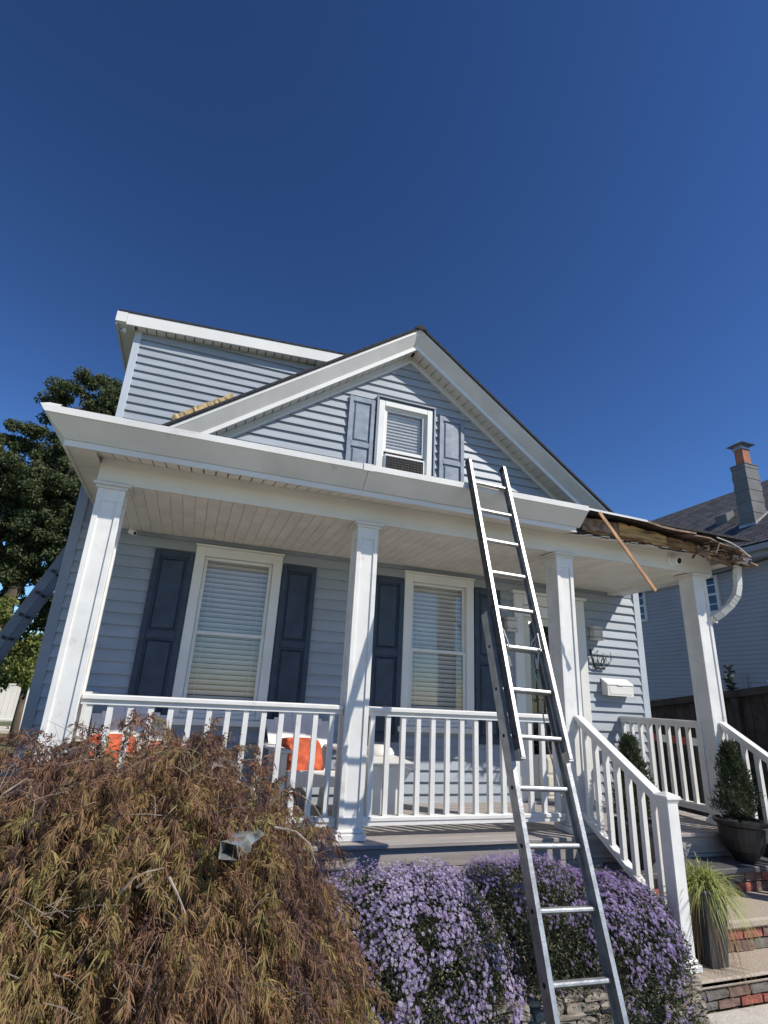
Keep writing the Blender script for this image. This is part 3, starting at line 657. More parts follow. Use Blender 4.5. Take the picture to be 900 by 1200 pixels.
MB().hexa([(6.50, -.46, 2.655), (6.80, -.40, 2.635), (6.84, -.12, 2.66), (6.46, -.2, 2.67), (6.50, -.46, 2.675), (6.80, -.40, 2.65), (6.84, -.12, 2.675), (6.46, -.2, 2.69)]).build('broken_board', 'debris', dm)
MB().box(6.585, 6.70, -.24, D, 2.69, 2.70).box(6.69, 6.705, -.2, D, 2.68, 2.86).build('side_soffit', 'soffit', dm)
# downspout
ds = empty('downspout', (6.6, -.1, 2.2), house)
mb = MB().beam((6.60, -.45, 2.645), (6.555, -.32, 2.71), .07, .07).build('outlet', 'gutter', ds)
def duct(pts, w, h, name, m, parent):
    mb = MB()
    for a, b in zip(pts, pts[1:]): mb.beam(a, b, w, h, up=(0, 1, .001))
    return mb.build(name, m, parent)
pp = [(6.58, -.33, 2.70), (6.655, -.27, 2.655), (6.69, -.22, 2.56), (6.70, -.2, 2.44), (6.68, -.18, 2.33), (6.62, -.13, 2.22), (6.54, -.07, 2.13), (6.49, -.02, 2.08), (6.47, .06, 2.06)]
duct(pp, .075, .052, 'elbow', 'gutter', ds)
mb = MB()
for k in range(4):
    t = k/3; a = Vector(pp[4]).lerp(Vector(pp[5]), t); d = (Vector(pp[5])-Vector(pp[4])).normalized()
    mb.beam(a-d*.004, a+d*.004, .079, .056, up=(0, 1, .001))
mb.build('ribs', 'gutter', ds)
MB().bbox(6.475, 6.56, .0, .09, 2.03, 2.05, .003).build('bracket', 'gutter', ds)
MB().box(6.475, 6.54, .06, .12, -.3, 2.04).build('pipe', 'gutter', ds)
tg = Vector((6.715, -.395, 2.645))
MB().beam((6.5995, -.4495, 2.6455), (6.602, -.455, 2.643), .056, .056).build('opening', 'dark', ds)
# ================================================================ THINGS fixed to or standing at the house
# hanging stained board
o = MB().beam((4.60, -.48, 2.89), (5.12, -.56, 2.15), .012, .036, up=(1, 0, .3)).build('wood_strip', 'board'); 
tag(o, 'long brown stained wood strip hanging diagonally from the end of the gutter', 'wood strip')
# yellow foam / board on left rake
f = empty('insulation_scrap', (.7, 1.18, 4.05)); tag(f, 'ragged yellow insulation strip lying on the left edge of the gable roof', 'insulation')
r = random.Random(3)
for a, b in ((.455, .66), (.655, .85), (.84, 1.03)):
    def zz(x): return 5.822-SL*abs(x-XA)
    vs = []; n = 8
    for i in range(n+1):
        x = a+(b-a)*i/n; z = zz(x)+.004; h = .075+r.uniform(-.012, .008)
        vs += [(x, 1.115+r.uniform(-.008, .008), z), (x, 1.23, z), (x-.03, 1.22, z+h), (x-.03, 1.12+r.uniform(-.01, .01), z+h+r.uniform(-.006, .006))]
    fs = [(0, 1, 2, 3), (4*n+3, 4*n+2, 4*n+1, 4*n)]
    for i in range(n):
        for k in range(4): p = 4*i+k; q = 4*i+(k+1) % 4; fs.append((p, q, q+4, p+4))
    MB().add(vs, fs).build('strip', 'foam', f)
# mailbox
mbx = empty('mailbox', (6.29, D-.02, 1.21)); tag(mbx, 'white wall mailbox with a lift lid on the sunlit siding right of the door', 'mailbox')
x0, x1, y1, y0 = 6.09, 6.50, D-.02, D-.13
MB().hexa([(x0, y0, 1.215), (x1, y0, 1.215), (x1, y1, 1.225), (x0, y1, 1.225), (x0, y0, 1.352), (x1, y0, 1.352), (x1, y1, 1.42), (x0, y1, 1.42)]).build('box', 'plastic', mbx)
MB().hexa([(x0-.006, y0-.008, 1.345), (x1+.006, y0-.008, 1.345), (x1+.006, y1, 1.418), (x0-.006, y1, 1.418), (x0-.006, y0-.008, 1.357), (x1+.006, y0-.008, 1.357), (x1+.006, y1, 1.432), (x0-.006, y1, 1.432)]).build('lid', 'plastic', mbx)
mb = MB(); mb.bbox(x0+.03, x1-.03, y0-.004, y0, 1.235, 1.33, .002); mb.bbox((x0+x1)/2-.05, (x0+x1)/2+.05, y0-.016, y0-.008, 1.34, 1.358, .003); mb.build('front_panel', 'plastic', mbx)
# wall lamps
def lamp(x, label):
    l = empty('wall_lamp', (x, D-.06, 1.9)); tag(l, label, 'wall lamp', 'box shaped wall lamps either side of the door')
    y1 = D-.02
    for a, b, e in ((1.90, 1.935, .004), (1.940, 2.035, -.004), (2.04, 2.08, .0)): MB().bbox(x-.075-e, x+.075+e, y1-.10-e, y1, a, b, .006).build('tier', 'lamp', l)
    MB().box(x-.06, x+.06, y1-.08, y1, 1.93, 2.05).build('core', 'dark', l)
lamp(4.725, 'tiered box wall lamp left of the front door, behind the ladder'); lamp(6.03, 'tiered box wall lamp right of the front door, above the coiled wire')
# coiled wire
cw = MB(); r = random.Random(11)
for k in range(9):
    c = Vector((6.02+.035*k*.6+r.uniform(-.02, .02), D-.07, 1.66+r.uniform(-.03, .03))); R_ = r.uniform(.05, .1); a0 = r.uniform(0, 3)
    cw.tube([c+Vector((R_*.8*math.cos(a0+t*.35), -.02*math.sin(t*.5)-.01, R_*math.sin(a0+t*.35))) for t in range(int(r.uniform(8, 17)))], .0035, 5)
cw.tube([(5.95, D-.03, 1.78), (5.94, D-.06, 1.68), (5.96, D-.06, 1.58), (6.0, D-.05, 1.545), (6.14, D-.05, 1.545)], .013, 6)
tag(cw.build('wire_coil', 'black'), 'tangled coil of black wire on the siding above the mailbox', 'wire')
# cameras / fixtures
def camera(name, p, d, label, s=1.):
    e = empty(name, p); tag(e, label, 'camera'); p = Vector(p); d = Vector(d).normalized()
    MB().tube([p, p+d*.07*s], .026*s, 14).build('housing', 'metalw', e, smooth=False)
    MB().tube([p+d*.0705*s, p+d*.073*s], .018*s, 12).build('lens', 'black', e)
    MB().tube([p+Vector((0, 0, .055)), p+d*.02], .01, 8).build('bracket', 'metalw', e)
camera('security_camera', (.24, 1.28, 2.522), (.75, -.6, -.35), 'small white camera under the porch ceiling beside the leftmost column')
camera('security_camera', (-.43, 2.13, 5.36), (-.6, -.8, -.1), 'small white camera under the left corner of the upper roof', .9)
e = empty('spot_fixture', (6.03, -.03, 2.683)); tag(e, 'round white spot light on the porch beam beside the rightmost column', 'spot light')
MB().lathe((0, 0, 0), [(.055, 0), (.055, .015), (.05, .02)], 20).v
def cone(c, d, prof, n=18):
    d = Vector(d).normalized(); ref = d.orthogonal().normalized(); q = d.cross(ref); vs = []; fs = []
    for rr, h in prof:
        for k in range(n): vs.append(Vector(c)+d*h+(ref*math.cos(6.2832*k/n)+q*math.sin(6.2832*k/n))*rr)
    for i in range(len(prof)-1):
        for k in range(n): a = i*n+k; b = i*n+(k+1) % n; fs.append((a, b, b+n, a+n))
    fs += [tuple(range(n))[::-1], tuple(range((len(prof)-1)*n, len(prof)*n))]
    return MB().add(vs, fs)
cone((6.0, -.001, 2.683), (0, -1, 0), [(.07, 0), (.07, .012), (.055, .02)]).build('rim', 'metalw', e)
cone((6.0, -.015, 2.683), (.10, -.95, -.28), [(.05, 0), (.052, .04), (.045, .075)]).build('head', 'metalw', e)
cone((6.0+.1*.0755, -.015-.955*.0755, 2.683-.021), (.10, -.95, -.28), [(.034, 0), (.03, .004)]).build('opening', 'dark', e)
# ================================================================ EXTENSION LADDER
lad = empty('extension_ladder', (3.2, -1.7, G)); tag(lad, 'two section aluminium extension ladder leaning on the porch gutter', 'ladder')
LP = Vector((3.198, -.484, 2.953)); LD = Vector((-.0088, -.1016, -.2995)); LR = Vector((1, -.006, -.028)).normalized()
LU = -LD.normalized(); LN = LR.cross(-LU).normalized()     # LN points back towards the house
def lrail(a, b, side, m, name, parent, dep=.080, wd=.026, off=0.):
    """C-channel rail: web + two flanges; side=+1 web faces outward right"""
    t = .006; mb = MB()
    a = a+LN*off; b = b+LN*off
    def bar(u0, u1, v0, v1):
        p = []
        for q in (a, b):
            p += [q+LR*u0+LN*v0, q+LR*u1+LN*v0, q+LR*u1+LN*v1, q+LR*u0+LN*v1]
        mb.add(p, [(0, 1, 2, 3), (7, 6, 5, 4), (0, 4, 5, 1), (1, 5, 6, 2), (2, 6, 7, 3), (3, 7, 4, 0)])
    if side < 0: bar(-wd, -wd+t, -dep/2, dep/2); bar(-wd+t, 0, -dep/2, -dep/2+t); bar(-wd+t, 0, dep/2-t, dep/2)
    else: bar(wd-t, wd, -dep/2, dep/2); bar(0, wd-t, -dep/2, -dep/2+t); bar(0, wd-t, dep/2-t, dep/2)
    return mb.build(name, m, parent)
W1, W2 = .339, .392
top = LP+LU*.25; fb = LP+LD*7.42
fly = empty('fly_section', LP+LD*4, lad)
lrail(top, fb, -1, 'alu', 'rail', fly); lrail(top+LR*W1+LU*.0, fb+LR*W1, 1, 'alu', 'rail', fly)
for q0, sd_ in ((-.0268, -1), (W1+.0262, 1)):     # speckled near-black strips laid on the outer faces of the upper section
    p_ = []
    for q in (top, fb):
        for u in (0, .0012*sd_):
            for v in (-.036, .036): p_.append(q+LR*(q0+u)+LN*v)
    MB().add(p_, [(0, 1, 3, 2), (4, 6, 7, 5), (0, 4, 5, 1), (2, 3, 7, 6), (0, 2, 6, 4), (1, 5, 7, 3)]).build('dark_web_strip', 'dark_web', fly)
def rung(a, b, parent, m='alu'):
    a = Vector(a); b = Vector(b); d = (b-a).normalized(); n = 12; vs = []
    for q in (a, b):
        for k in range(n):
            an = 2*math.pi*k/n; rr = .0165*(1+.10*(k % 2)); rz = .9 if math.sin(an) > .3 else 1
            vs.append(q+LN*math.cos(an)*rr*1.15+LU*math.sin(an)*rr*rz)
    fs = [(k, (k+1) % n, (k+1) % n+n, k+n) for k in range(n)]+[tuple(range(n))[::-1], tuple(range(n, 2*n))]
    return MB().add(vs, fs).build('rung', m, parent)
for i in range(8): rung(LP+LD*i, LP+LD*i+LR*W1, fly)
bs = empty('base_section', LP+LD*9, lad); OFF = .086; bo = -(W2-W1)/2
BT = LP+LD*4.05+LR*bo; BB = LP+LD*12.42+LR*bo
lrail(BT, BB, -1, 'alu', 'rail', bs, off=OFF, dep=.088, wd=.03); lrail(BT+LR*W2, BB+LR*W2, 1, 'alu', 'rail', bs, off=OFF, dep=.088, wd=.03)
for i in range(5, 13): rung(LP+LD*(i-.08)+LR*bo+LN*OFF, LP+LD*(i-.08)+LR*(bo+W2)+LN*OFF, bs)
# rung ends showing as dark holes in the outer web of both left rails
mb = MB()
for i in range(5, 13):
    q = LP+LD*(i-.08)+LR*(bo-.0305)+LN*OFF; mb.tube([q, q-LR*.0012], .013, 10)
mb.build('rung_sockets', 'dark', bs, stuff=True)
mb = MB()
for i in range(8):
    q = LP+LD*i-LR*.0282; mb.tube([q, q-LR*.0008], .011, 10)
mb.build('rung_sockets', 'dark', fly, stuff=True)
# locks, hooks, rope, caps
for sx in (0, 1):
    q = LP+LD*5+LR*(W1 if sx else 0); s = -1 if sx else 1
    mb = MB(); mb.tube([q+LU*.13+LR*s*.02-LN*.02, q+LR*s*.035-LN*.035, q-LU*.02+LR*s*.03+LN*.01, q-LU*.12+LR*s*.045+LN*.03], .006, 6)
    mb.tube([q+LU*.13+LR*s*.02-LN*.02, q+LU*.06+LR*s*.065+LN*.02, q+LR*s*.07+LN*.04], .004, 6)
    mb.tube([q+LU*.10+LR*s*.03, q+LU*.03+LR*s*.055], .004, 6)
    mb.build('rung_lock', 'galv', lad)
    MB().beam(q-LU*.06+LR*s*.05+LN*.03, q-LU*.14+LR*s*.055+LN*.03, .02, .02).build('lock_pad', 'rubber', lad)
    e0 = top+LR*(W1+.013 if sx else -.013); MB().beam(e0-LU*.004, e0+LU*.016, .034, .07, up=LN).build('rail_cap', 'rubber', lad)
    e1 = fb+LR*(W1+.013 if sx else -.013); MB().beam(e1-LU*.01, e1+LU*.05, .034, .068, up=LN).build('fly_bracket', 'alu', lad)
    e2 = BB+LR*(W2+.015 if sx else -.015)+LN*OFF; MB().bbox(e2.x-.03, e2.x+.03, e2.y-.06, e2.y+.05, G+.0, G+.035, .005).build('foot', 'rubber', lad)
rp = [LP+LD*5+LR*(W1*.86)+LN*.09-LU*.1]
for k in range(1, 9): rp.append(LP+LD*(5+k*.38)+LR*(W1*.9+.01*math.sin(k))+LN*(.1+.008*math.cos(k)))
MB().tube(rp, .005, 6).build('rope', 'rope', lad)
# second ladder leaning on the left side of the house
l2 = empty('side_ladder', (-1.5, 4, G)); tag(l2, 'dark ladder seen edge on, leaning on the left side of the house', 'ladder')
a = Vector((-.42, 4, 3.77)); b = Vector((-2.24, 4, G))
for y in (-.21, .21): MB().beam(a+Vector((0, y, 0)), b+Vector((0, y, 0)), .12, .03, up=(0, 1, 0)).build('rail', 'oldladder', l2)
for k in range(14):
    q = b.lerp(a, (k+.7)/15); MB().tube([q+Vector((0, -.2, 0)), q+Vector((0, .2, 0))], .02, 8).build('rung', 'planter', l2)
for k in range(14):
    q = b.lerp(a, (k+.7)/15); w_ = (a-b).normalized().cross(Vector((0, 1, 0)))*.05; MB().beam(q+Vector((0, -.232, 0))-w_, q+Vector((0, -.232, 0))+w_*.2, .012, .045, up=(a-b).normalized()).build('bracket', 'rubber', l2)
# ================================================================ PORCH FURNITURE
def xform(mb, rz, loc):
    c, s = math.cos(rz), math.sin(rz); mb.v = [(x*c-y*s+loc[0], x*s+y*c+loc[1], z+loc[2]) for x, y, z in mb.v]; return mb
def adirondack(x, y, rz, label):
    """faces -y before rotation"""
    r = empty('adirondack_chair', (x, y, 0)); tag(r, label, 'chair', 'white adirondack chairs on the porch'); L = (x, y, .001)
    for k in range(5):
        t = (k-2); w0, w1 = .052, .066; xb = t*.107; xt = t*.133; ht = .90-.028*t*t
        mb = MB().hexa([(xb-w0, .16, .30), (xb+w0, .16, .30), (xb+w0, .185, .30), (xb-w0, .185, .30), (xt-w1, .16+.24, ht), (xt+w1, .40, ht), (xt+w1, .425, ht), (xt-w1, .425, ht)])
        xform(mb, rz, L).build('back_slat', 'plastic', r)
    for k in range(5):
        yy = -.30+k*.095; zz = .40-.025*k
        xform(MB().bbox(-.27, .27, yy, yy+.088, zz-.02, zz, .004), rz, L).build('seat_slat', 'plastic', r)
    xform(MB().bbox(-.27, .27, -.335, -.312, .28, .41, .005), rz, L).build('front_apron', 'plastic', r)
    for s in (-1, 1):
        xform(MB().bbox(s*.33-.07, s*.33+.07, -.38, .30, .555, .58, .01), rz, L).build('arm', 'plastic', r)
        xform(MB().bbox(s*.31-.018, s*.31+.018, -.36, -.24, .0, .553, .005), rz, L).build('front_leg', 'plastic', r)
        xform(MB().hexa([(s*.29-.015, .28, 0), (s*.29+.015, .28, 0), (s*.29+.015, .40, 0), (s*.29-.015, .40, 0), (s*.29-.015, .14, .55), (s*.29+.015, .14, .55), (s*.29+.015, .24, .55), (s*.29-.015, .24, .55)]), rz, L).build('rear_leg', 'plastic', r)
    for z, yy in ((.48, .21), (.78, .352)): xform(MB().box(-.25, .25, yy+.03, yy+.05, z-.03, z+.03), rz, L).build('back_brace', 'plastic', r)
    return r
adirondack(.62, .95, .12, 'white adirondack chair at the left end of the porch behind the maple')
adirondack(2.19, .93, .10, 'white adirondack chair with an orange cushion, left of the middle column')
def cushion(x, y, z, rx, rz, label, w=.24, d=.085, seed=1):
    bm = bmesh.new(); bmesh.ops.create_uvsphere(bm, u_segments=48, v_segments=32, radius=1); rr = random.Random(seed)
    R = Matrix.Rotation(rz, 4, 'Z') @ Matrix.Rotation(rx, 4, 'X')
    for v in bm.verts:
        c = v.co; q = Vector((math.copysign(abs(c.x)**.45, c.x), c.z, math.copysign(abs(c.y)**.45, c.y)))
        edge = max(abs(q.x), abs(q.z))
        pt = Vector((q.x*w, q.y*d*(1.0-.55*edge**4)+(.012*math.sin(q.x*7+q.z*9+seed)+.006*math.sin(q.x*19-q.z*13+seed)+.005*math.sin(q.z*31+q.x*4))*abs(q.y), q.z*w*.8))
        v.co = R @ pt
    bm.verts.index_update(); mb = MB().add([(v.co.x+x, v.co.y+y, v.co.z+z) for v in bm.verts], [[v.index for v in f.verts] for f in bm.faces]); bm.free()
    o = mb.build('cushion', 'cushion', None, smooth=True); return tag(o, label, 'cushion')
cushion(2.12, .93, .49, -.5, .1, 'bright orange cushion on the chair left of the middle column', .225, .085, 1)
cushion(.50, .86, .50, -.4, .15, 'orange cushion on the leftmost porch chair, mostly hidden by the maple', .20, .08, 2)
cushion(.92, .70, .50, -.6, -.3, 'orange cushion on the arm side of the leftmost chair behind the maple', .16, .09, 3)
tb = empty('side_table', (2.95, .7, 0)); tag(tb, 'white plastic side table with tapered side panels, right of the middle column', 'table')
MB().hexa([(2.66, .52, .47), (3.0, .52, .47), (3.0, 1.0, .47), (2.66, 1.0, .47), (2.66, .52, .535), (3.0, .52, .535), (3.0, 1.0, .535), (2.66, 1.0, .535)]).hexa([(3.001, .52, .47), (3.16, .52, .42), (3.16, 1.0, .42), (3.001, 1.0, .47), (3.001, .52, .535), (3.16, .52, .475), (3.16, 1.0, .475), (3.001, 1.0, .535)]).build('top', 'plastic', tb)
for a, b in ((2.67, 2.835), (2.845, 3.12)):
    if b < 3: MB().bbox(a, b, .55, .58, .02, .465, .004).build('panel', 'plastic', tb)
    else: MB().add([(a, .55, .02), (2.99, .55, .02), (2.99, .55, .22), (3.03, .55, .33), (3.11, .55, .43), (3.0, .55, .465), (a, .55, .465), (a, .58, .02), (2.99, .58, .02), (2.99, .58, .22), (3.03, .58, .33), (3.11, .58, .43), (3.0, .58, .465), (a, .58, .465)],
                   [(0, 1, 2, 3, 4, 5, 6), (13, 12, 11, 10, 9, 8, 7)]+[(i, (i+1) % 7, (i+1) % 7+7, i+7) for i in range(7)]).build('panel', 'plastic', tb)
MB().bbox(2.69, 2.97, .92, .95, .0, .465, .004).build('rear_panel', 'plastic', tb)
o = MB().lathe((2.84, .76, .537), [(.15, 0), (.155, .02), (.13, .06), (.08, .085), (.0, .09)], 20).build('serving_dish', 'plastic', None, smooth=True); tag(o, 'rounded white covered dish on the side table', 'dish')
# ================================================================ POTS
def blade_plant(name, parent, n, c, h, spread, m, w=.008, droop=.25, tmin=0., tmax=1., up=1.0):
    ang = rng.uniform(0, 2*np.pi, n); tilt = rng.uniform(.1, spread, n); D_ = np.stack([np.cos(ang)*np.sin(tilt), np.sin(ang)*np.sin(tilt), np.cos(tilt)*up], 1)
    P = np.array(c)+rng.normal(size=(n, 3))*[.03, .03, .0]; L = rng.uniform(.6, 1.1, n)*h
    V, F3, F4, T = strips5(P, unit(D_), L, np.full(n, w), droop*L*rng.uniform(.5, 1.6, n), rng.uniform(tmin, tmax, n))
    return numesh(name, V, F3, m, parent, T, True, F4)
def strips5(P, D_, L, Wd, droop, tint, seg=5):
    N = len(P); Sd = unit(np.cross(D_, np.tile([0, 0, 1.], (N, 1))+rng.normal(size=(N, 3))*.15))*(Wd/2)[:, None]; V = []
    for k in range(seg+1):
        t = k/seg; c = P+D_*(L*t)[:, None]; c[:, 2] -= droop*t*t*1.6; ww = (1-t**2*.9)
        V += [c-Sd*ww, c+Sd*ww]
    V = np.stack(V, 1); K = 2*(seg+1); i = (np.arange(N)*K)[:, None]; F = []
    for k in range(seg): F.append(np.concatenate([i+2*k, i+2*k+1, i+2*k+3, i+2*k+2], 1))
    return V.reshape(-1, 3), None, np.concatenate(F), np.tile(tint, seg)
M['ever'] = mat('evergreen', (.05, .07, .035), .7, attr=[(.03, .045, .02), (.065, .085, .038), (.11, .125, .06), (.13, .10, .06)], tl=.15)
M['bladeg'] = mat('grass_blade', (.2, .25, .07), .6, attr=[(.15, .20, .045), (.28, .35, .08), (.45, .48, .17), (.38, .27, .14), (.27, .15, .09)], tl=.35)
def conifer(name, x, y, z, h, rad, label, group):
    r = empty(name, (x, y, z)); tag(r, label, 'potted plant', group)
    MB().lathe((x, y, z), [(.085, .0), (.10, .03), (.155, .10), (.185, .19), (.195, .29), (.222, .31), (.228, .34), (.205, .348), (.188, .32)], 24).build('pot', 'pot', r, smooth=False)
    MB().lathe((x, y, z+.30), [(.17, 0), (.17, .012)], 20).build('soil', 'soil', r)
    MB().tube([(x, y, z+.28), (x+.005, y, z+.28+h*.8)], [.018, .006], 6).build('stem', 'bark', r)
    n = 7000; t = rng.beta(1.2, 1.25, n); ang = rng.uniform(0, 2*np.pi, n)
    R_ = rad*np.clip(np.minimum(t/.12, 1), .35, 1)*(1.02-t**1.6*.78)*(1+.33*np.sin(ang*3+t*9)+.28*np.sin(ang*7+t*23)+rng.normal(size=n)*.13); q = R_*rng.uniform(.35, 1, n)**.6
    P = np.stack([x+np.cos(ang)*q, y+np.sin(ang)*q, z+.33+t*h], 1); D_ = unit(np.stack([np.cos(ang)*.6, np.sin(ang)*.6, np.full(n, .9)], 1)+rng.normal(size=(n, 3))*.45)
    V, F3, F4, T = strips(P, D_, rng.uniform(.025, .055, n), rng.uniform(.006, .012, n), np.zeros(n), np.clip(rng.beta(2, 3, n)+.15*snoise(P, 9, 4), 0, 1)*.75+(rng.random(n) < .03)*.25)
    numesh('foliage', V, F3, 'ever', r, T, True, F4)
conifer('potted_evergreen', 6.10, -.285, -.205, .68, .145, 'dark pot with a narrow evergreen at the foot of the rightmost column', 'potted evergreens beside the steps')
conifer('potted_evergreen', 4.90, -.265, -.205, .70, .15, 'dark pot with a narrow evergreen behind the left stair railing', 'potted evergreens beside the steps')
pl = empty('tall_planter', (4.84, -.94, -.62)); tag(pl, 'tall square charcoal planter with spilling yellow green grass on the landing', 'planter')
px, py = 4.845, -.93; w0, w1, z0, z1 = .074, .108, -.619, -.17
mb = MB().hexa([(px-w0, py-w0, z0), (px+w0, py-w0, z0), (px+w0, py+w0, z0), (px-w0, py+w0, z0), (px-w1, py-w1, z1), (px+w1, py-w1, z1), (px+w1, py+w1, z1), (px-w1, py+w1, z1)])
mb.build('planter_box', 'planter', pl); MB().bbox(px-w1-.008, px+w1+.008, py-w1-.008, py+w1+.008, z1+.001, z1+.025, .004).build('rim', 'planter', pl)
blade_plant('grass', pl, 620, (px+.025, py, z1+.02), .38, 1.4, 'bladeg', .009, .5, .2, .68)
blade_plant('dry_grass', pl, 130, (px, py-.03, z1+.02), .30, 1.5, 'bladeg', .006, 1.7, .7, 1.0)
# ================================================================ STONE WALL, GRASS
sw_ = empty('stone_wall', (3.5, -1.2, G)); tag(sw_, 'low dry stone wall under the purple asters, left of the brick step', 'wall')
r = random.Random(21); z = G
for row in range(6):
    h = (.05, .035, .045, .03, .04, .035)[row]; x = 2.3-.1*(row % 2)
    while x < 4.42:
        w = r.uniform(.09, .28); b = min(x+w, 4.46)
        if b-x < .05: break
        bm = bmesh.new(); bmesh.ops.create_cube(bm, size=1); bmesh.ops.subdivide_edges(bm, edges=bm.edges[:], cuts=1, use_grid_fill=True)
        y0 = -1.225+r.uniform(-.02, .02)+row*.006; tl_ = r.uniform(-.012, .012)
        for v in bm.verts:
            c = v.co.copy(); sh = 1-.10*(abs(c.z)*2)**2
            v.co = Vector((x+.004+(c.x*sh+.5)*(b-x-.008), y0+(c.y+.5)*.16, z+.003+(c.z+.5)*(h-.006)+tl_*c.x*2))+Vector((r.uniform(-.004, .004), r.uniform(-.008, .008), r.uniform(-.003, .003)))
        bm.verts.index_update(); mb = MB().add([v.co[:] for v in bm.verts], [[v.index for v in f.verts] for f in bm.faces]); bm.free()
        mb.build('stone', 'stone', sw_); x = b
    z += h
M['lawnb'] = mat('lawn_blade', (.1, .13, .03), .8, attr=[(.06, .085, .02), (.12, .16, .04), (.21, .23, .07), (.28, .24, .12)], tl=.25)
n = 26000; P = np.stack([rng.uniform(2.2, 4.72, n), rng.uniform(-2.4, -1.2, n), np.full(n, G)], 1)
P = P[(P[:, 0] < 4.36+.05*np.sin(P[:, 1]*23)+np.abs(rng.normal(size=n))*.05)]; n = len(P)
V, F3, F4, T = strips(P, unit(np.stack([rng.normal(size=n)*.4, rng.normal(size=n)*.4, np.ones(n)], 1)), rng.uniform(.03, .075, n), rng.uniform(.003, .006, n), rng.uniform(0, .01, n), rng.beta(2, 2.2, n))
o = numesh('grass', V, F3, 'lawnb', None, T, True, F4); tag(o, 'short green grass in front of the stone wall', 'grass')
# ================================================================ ASTERS
M['asterleaf'] = mat('aster_leaf', (.05, .07, .03), .75, attr=[(.035, .045, .022), (.07, .085, .04), (.12, .13, .065), (.24, .21, .14)], tl=.15)
M['asterflower'] = mat('aster_flower', (.4, .3, .6), .7, attr=[(.12, .08, .22), (.21, .145, .36), (.34, .255, .52), (.58, .51, .72)], tl=.25)
M['astereye'] = mat('aster_eye', (.35, .25, .10), .7)
def dome_pts(n, c, rx, ry, h, ex=2.5, lo=.0, rmin=.9, rmax=1.02, seed=0):
    """points near the surface of a superellipsoid dome (top half) + outward normals"""
    r = np.random.default_rng(seed); d = unit(np.stack([r.normal(size=n), r.normal(size=n), np.abs(r.normal(size=n))*1.0], 1))
    k = (np.abs(d[:, 0])**ex+np.abs(d[:, 1])**ex+np.abs(d[:, 2])**ex)**(-1/ex)
    q = d*k[:, None]; nm = unit(np.sign(q)*np.abs(q)**(ex-1)/np.array([rx, ry, h]))
    s = r.uniform(rmin, rmax, n)[:, None]
    P = np.array(c)+q*s*np.array([rx, ry, h]); bump = snoise(P, 6, seed+3)*.05+snoise(P, 15, seed+5)*.028
    P = P+nm*bump[:, None]; return P, nm
def aster(label, c, rx, ry, h, nl, nf, seed, ftint=(0, 1), dens=0., frange=None):
    r0 = empty('aster_bush', (c[0], c[1], c[2])); tag(r0, label, 'flowering shrub', 'purple asters in front of the porch')
    P, N = dome_pts(nl, c, rx, ry, h, 2.6, seed=seed, rmin=.72, rmax=1.0)
    Dv = unit(N*.7+rng.normal(size=P.shape)*.6+[0, 0, .3])
    V, F3, F4, T = strips(P, Dv, rng.uniform(.013, .03, nl), rng.uniform(.005, .010, nl), rng.uniform(0, .004, nl), np.clip(rng.beta(2, 2.4, nl)+.2*snoise(P, 6, seed+9), 0, 1))
    numesh('foliage', V, F3, 'asterleaf', r0, T, True, F4)
    # stems poking out
    P, N = dome_pts(nf*3, c, rx, ry, h, 2.6, seed=seed+1, rmin=.97, rmax=1.07)
    cl = .55*snoise(P, 7., seed+20)+.75*snoise(P, 22, seed+21)+rng.normal(size=len(P))*.25; cl = cl+ dens + (0 if frange is None else frange(P))
    rr_ = np.random.default_rng(seed+50); K_ = 330; ce_ = P[rr_.integers(0, len(P), K_)]; rk = rr_.uniform(.035, .105, K_)
    dd = np.full(len(P), 9.)
    for a_, b_ in zip(ce_, rk): dd = np.minimum(dd, np.linalg.norm((P-a_)*[1, 1, .8], axis=1)/b_)
    cl = cl*.75+(.75-dd)+rng.normal(size=len(P))*.25
    P, N = P[cl > 0][:nf], N[cl > 0][:nf]; n = len(P); C_ = P
    ax = unit(N+[.35, -.35, .45]+rng.normal(size=P.shape)*.4); u = unit(np.cross(ax, rng.normal(size=P.shape))); v = np.cross(ax, u); R_ = rng.uniform(.006, .0125, n)[:, None]
    K = 8; Vs = []; per = 3*K
    for k in range(K):
        a = 2*np.pi*k/K; w = .27; rad = lambda b: u*np.cos(b)+v*np.sin(b)
        Vs += [C_+rad(a)*R_*.18, C_+(rad(a-w))*R_*.8+ax*R_*.12, C_+rad(a+w*.6)*R_*1.05+ax*R_*.05]
    V = np.stack(Vs, 1).reshape(-1, 3); i = (np.arange(n)*per)[:, None]; F3 = np.concatenate([np.concatenate([i+3*k, i+3*k+1, i+3*k+2], 1) for k in range(K)])
    T = np.clip(ftint[0]+(ftint[1]-ftint[0])*(rng.beta(2, 2, n)+.25*snoise(P, 4, seed+2)), 0, 1)
    numesh('flowers', V, F3, 'asterflower', r0, np.tile(T, K), True)
    E = np.stack([C_+u*R_*.26+ax*R_*.08, C_-u*R_*.13+v*R_*.22+ax*R_*.08, C_-u*R_*.13-v*R_*.22+ax*R_*.08], 1).reshape(-1, 3)
    numesh('flower_centres', E, (np.arange(n)*3)[:, None]+np.array([[0, 1, 2]]), 'astereye', r0, None, True)
    # dark twiggy heart
    cs = MB(); rr = random.Random(seed)
    for k in range(26):
        a = rr.uniform(0, 6.28); q = rr.uniform(.3, .93); cs.tube([(c[0]+rr.uniform(-.1, .1), c[1]+rr.uniform(-.08, .08), c[2]), (c[0]+rx*q*.6*math.cos(a), c[1]+ry*q*.6*math.sin(a), c[2]+h*.5), (c[0]+rx*q*math.cos(a), c[1]+ry*q*math.sin(a), c[2]+h*(1-q*q)*.9+.05)], [.008, .005, .003], 5)
    cs.build('stems', 'twig', r0)
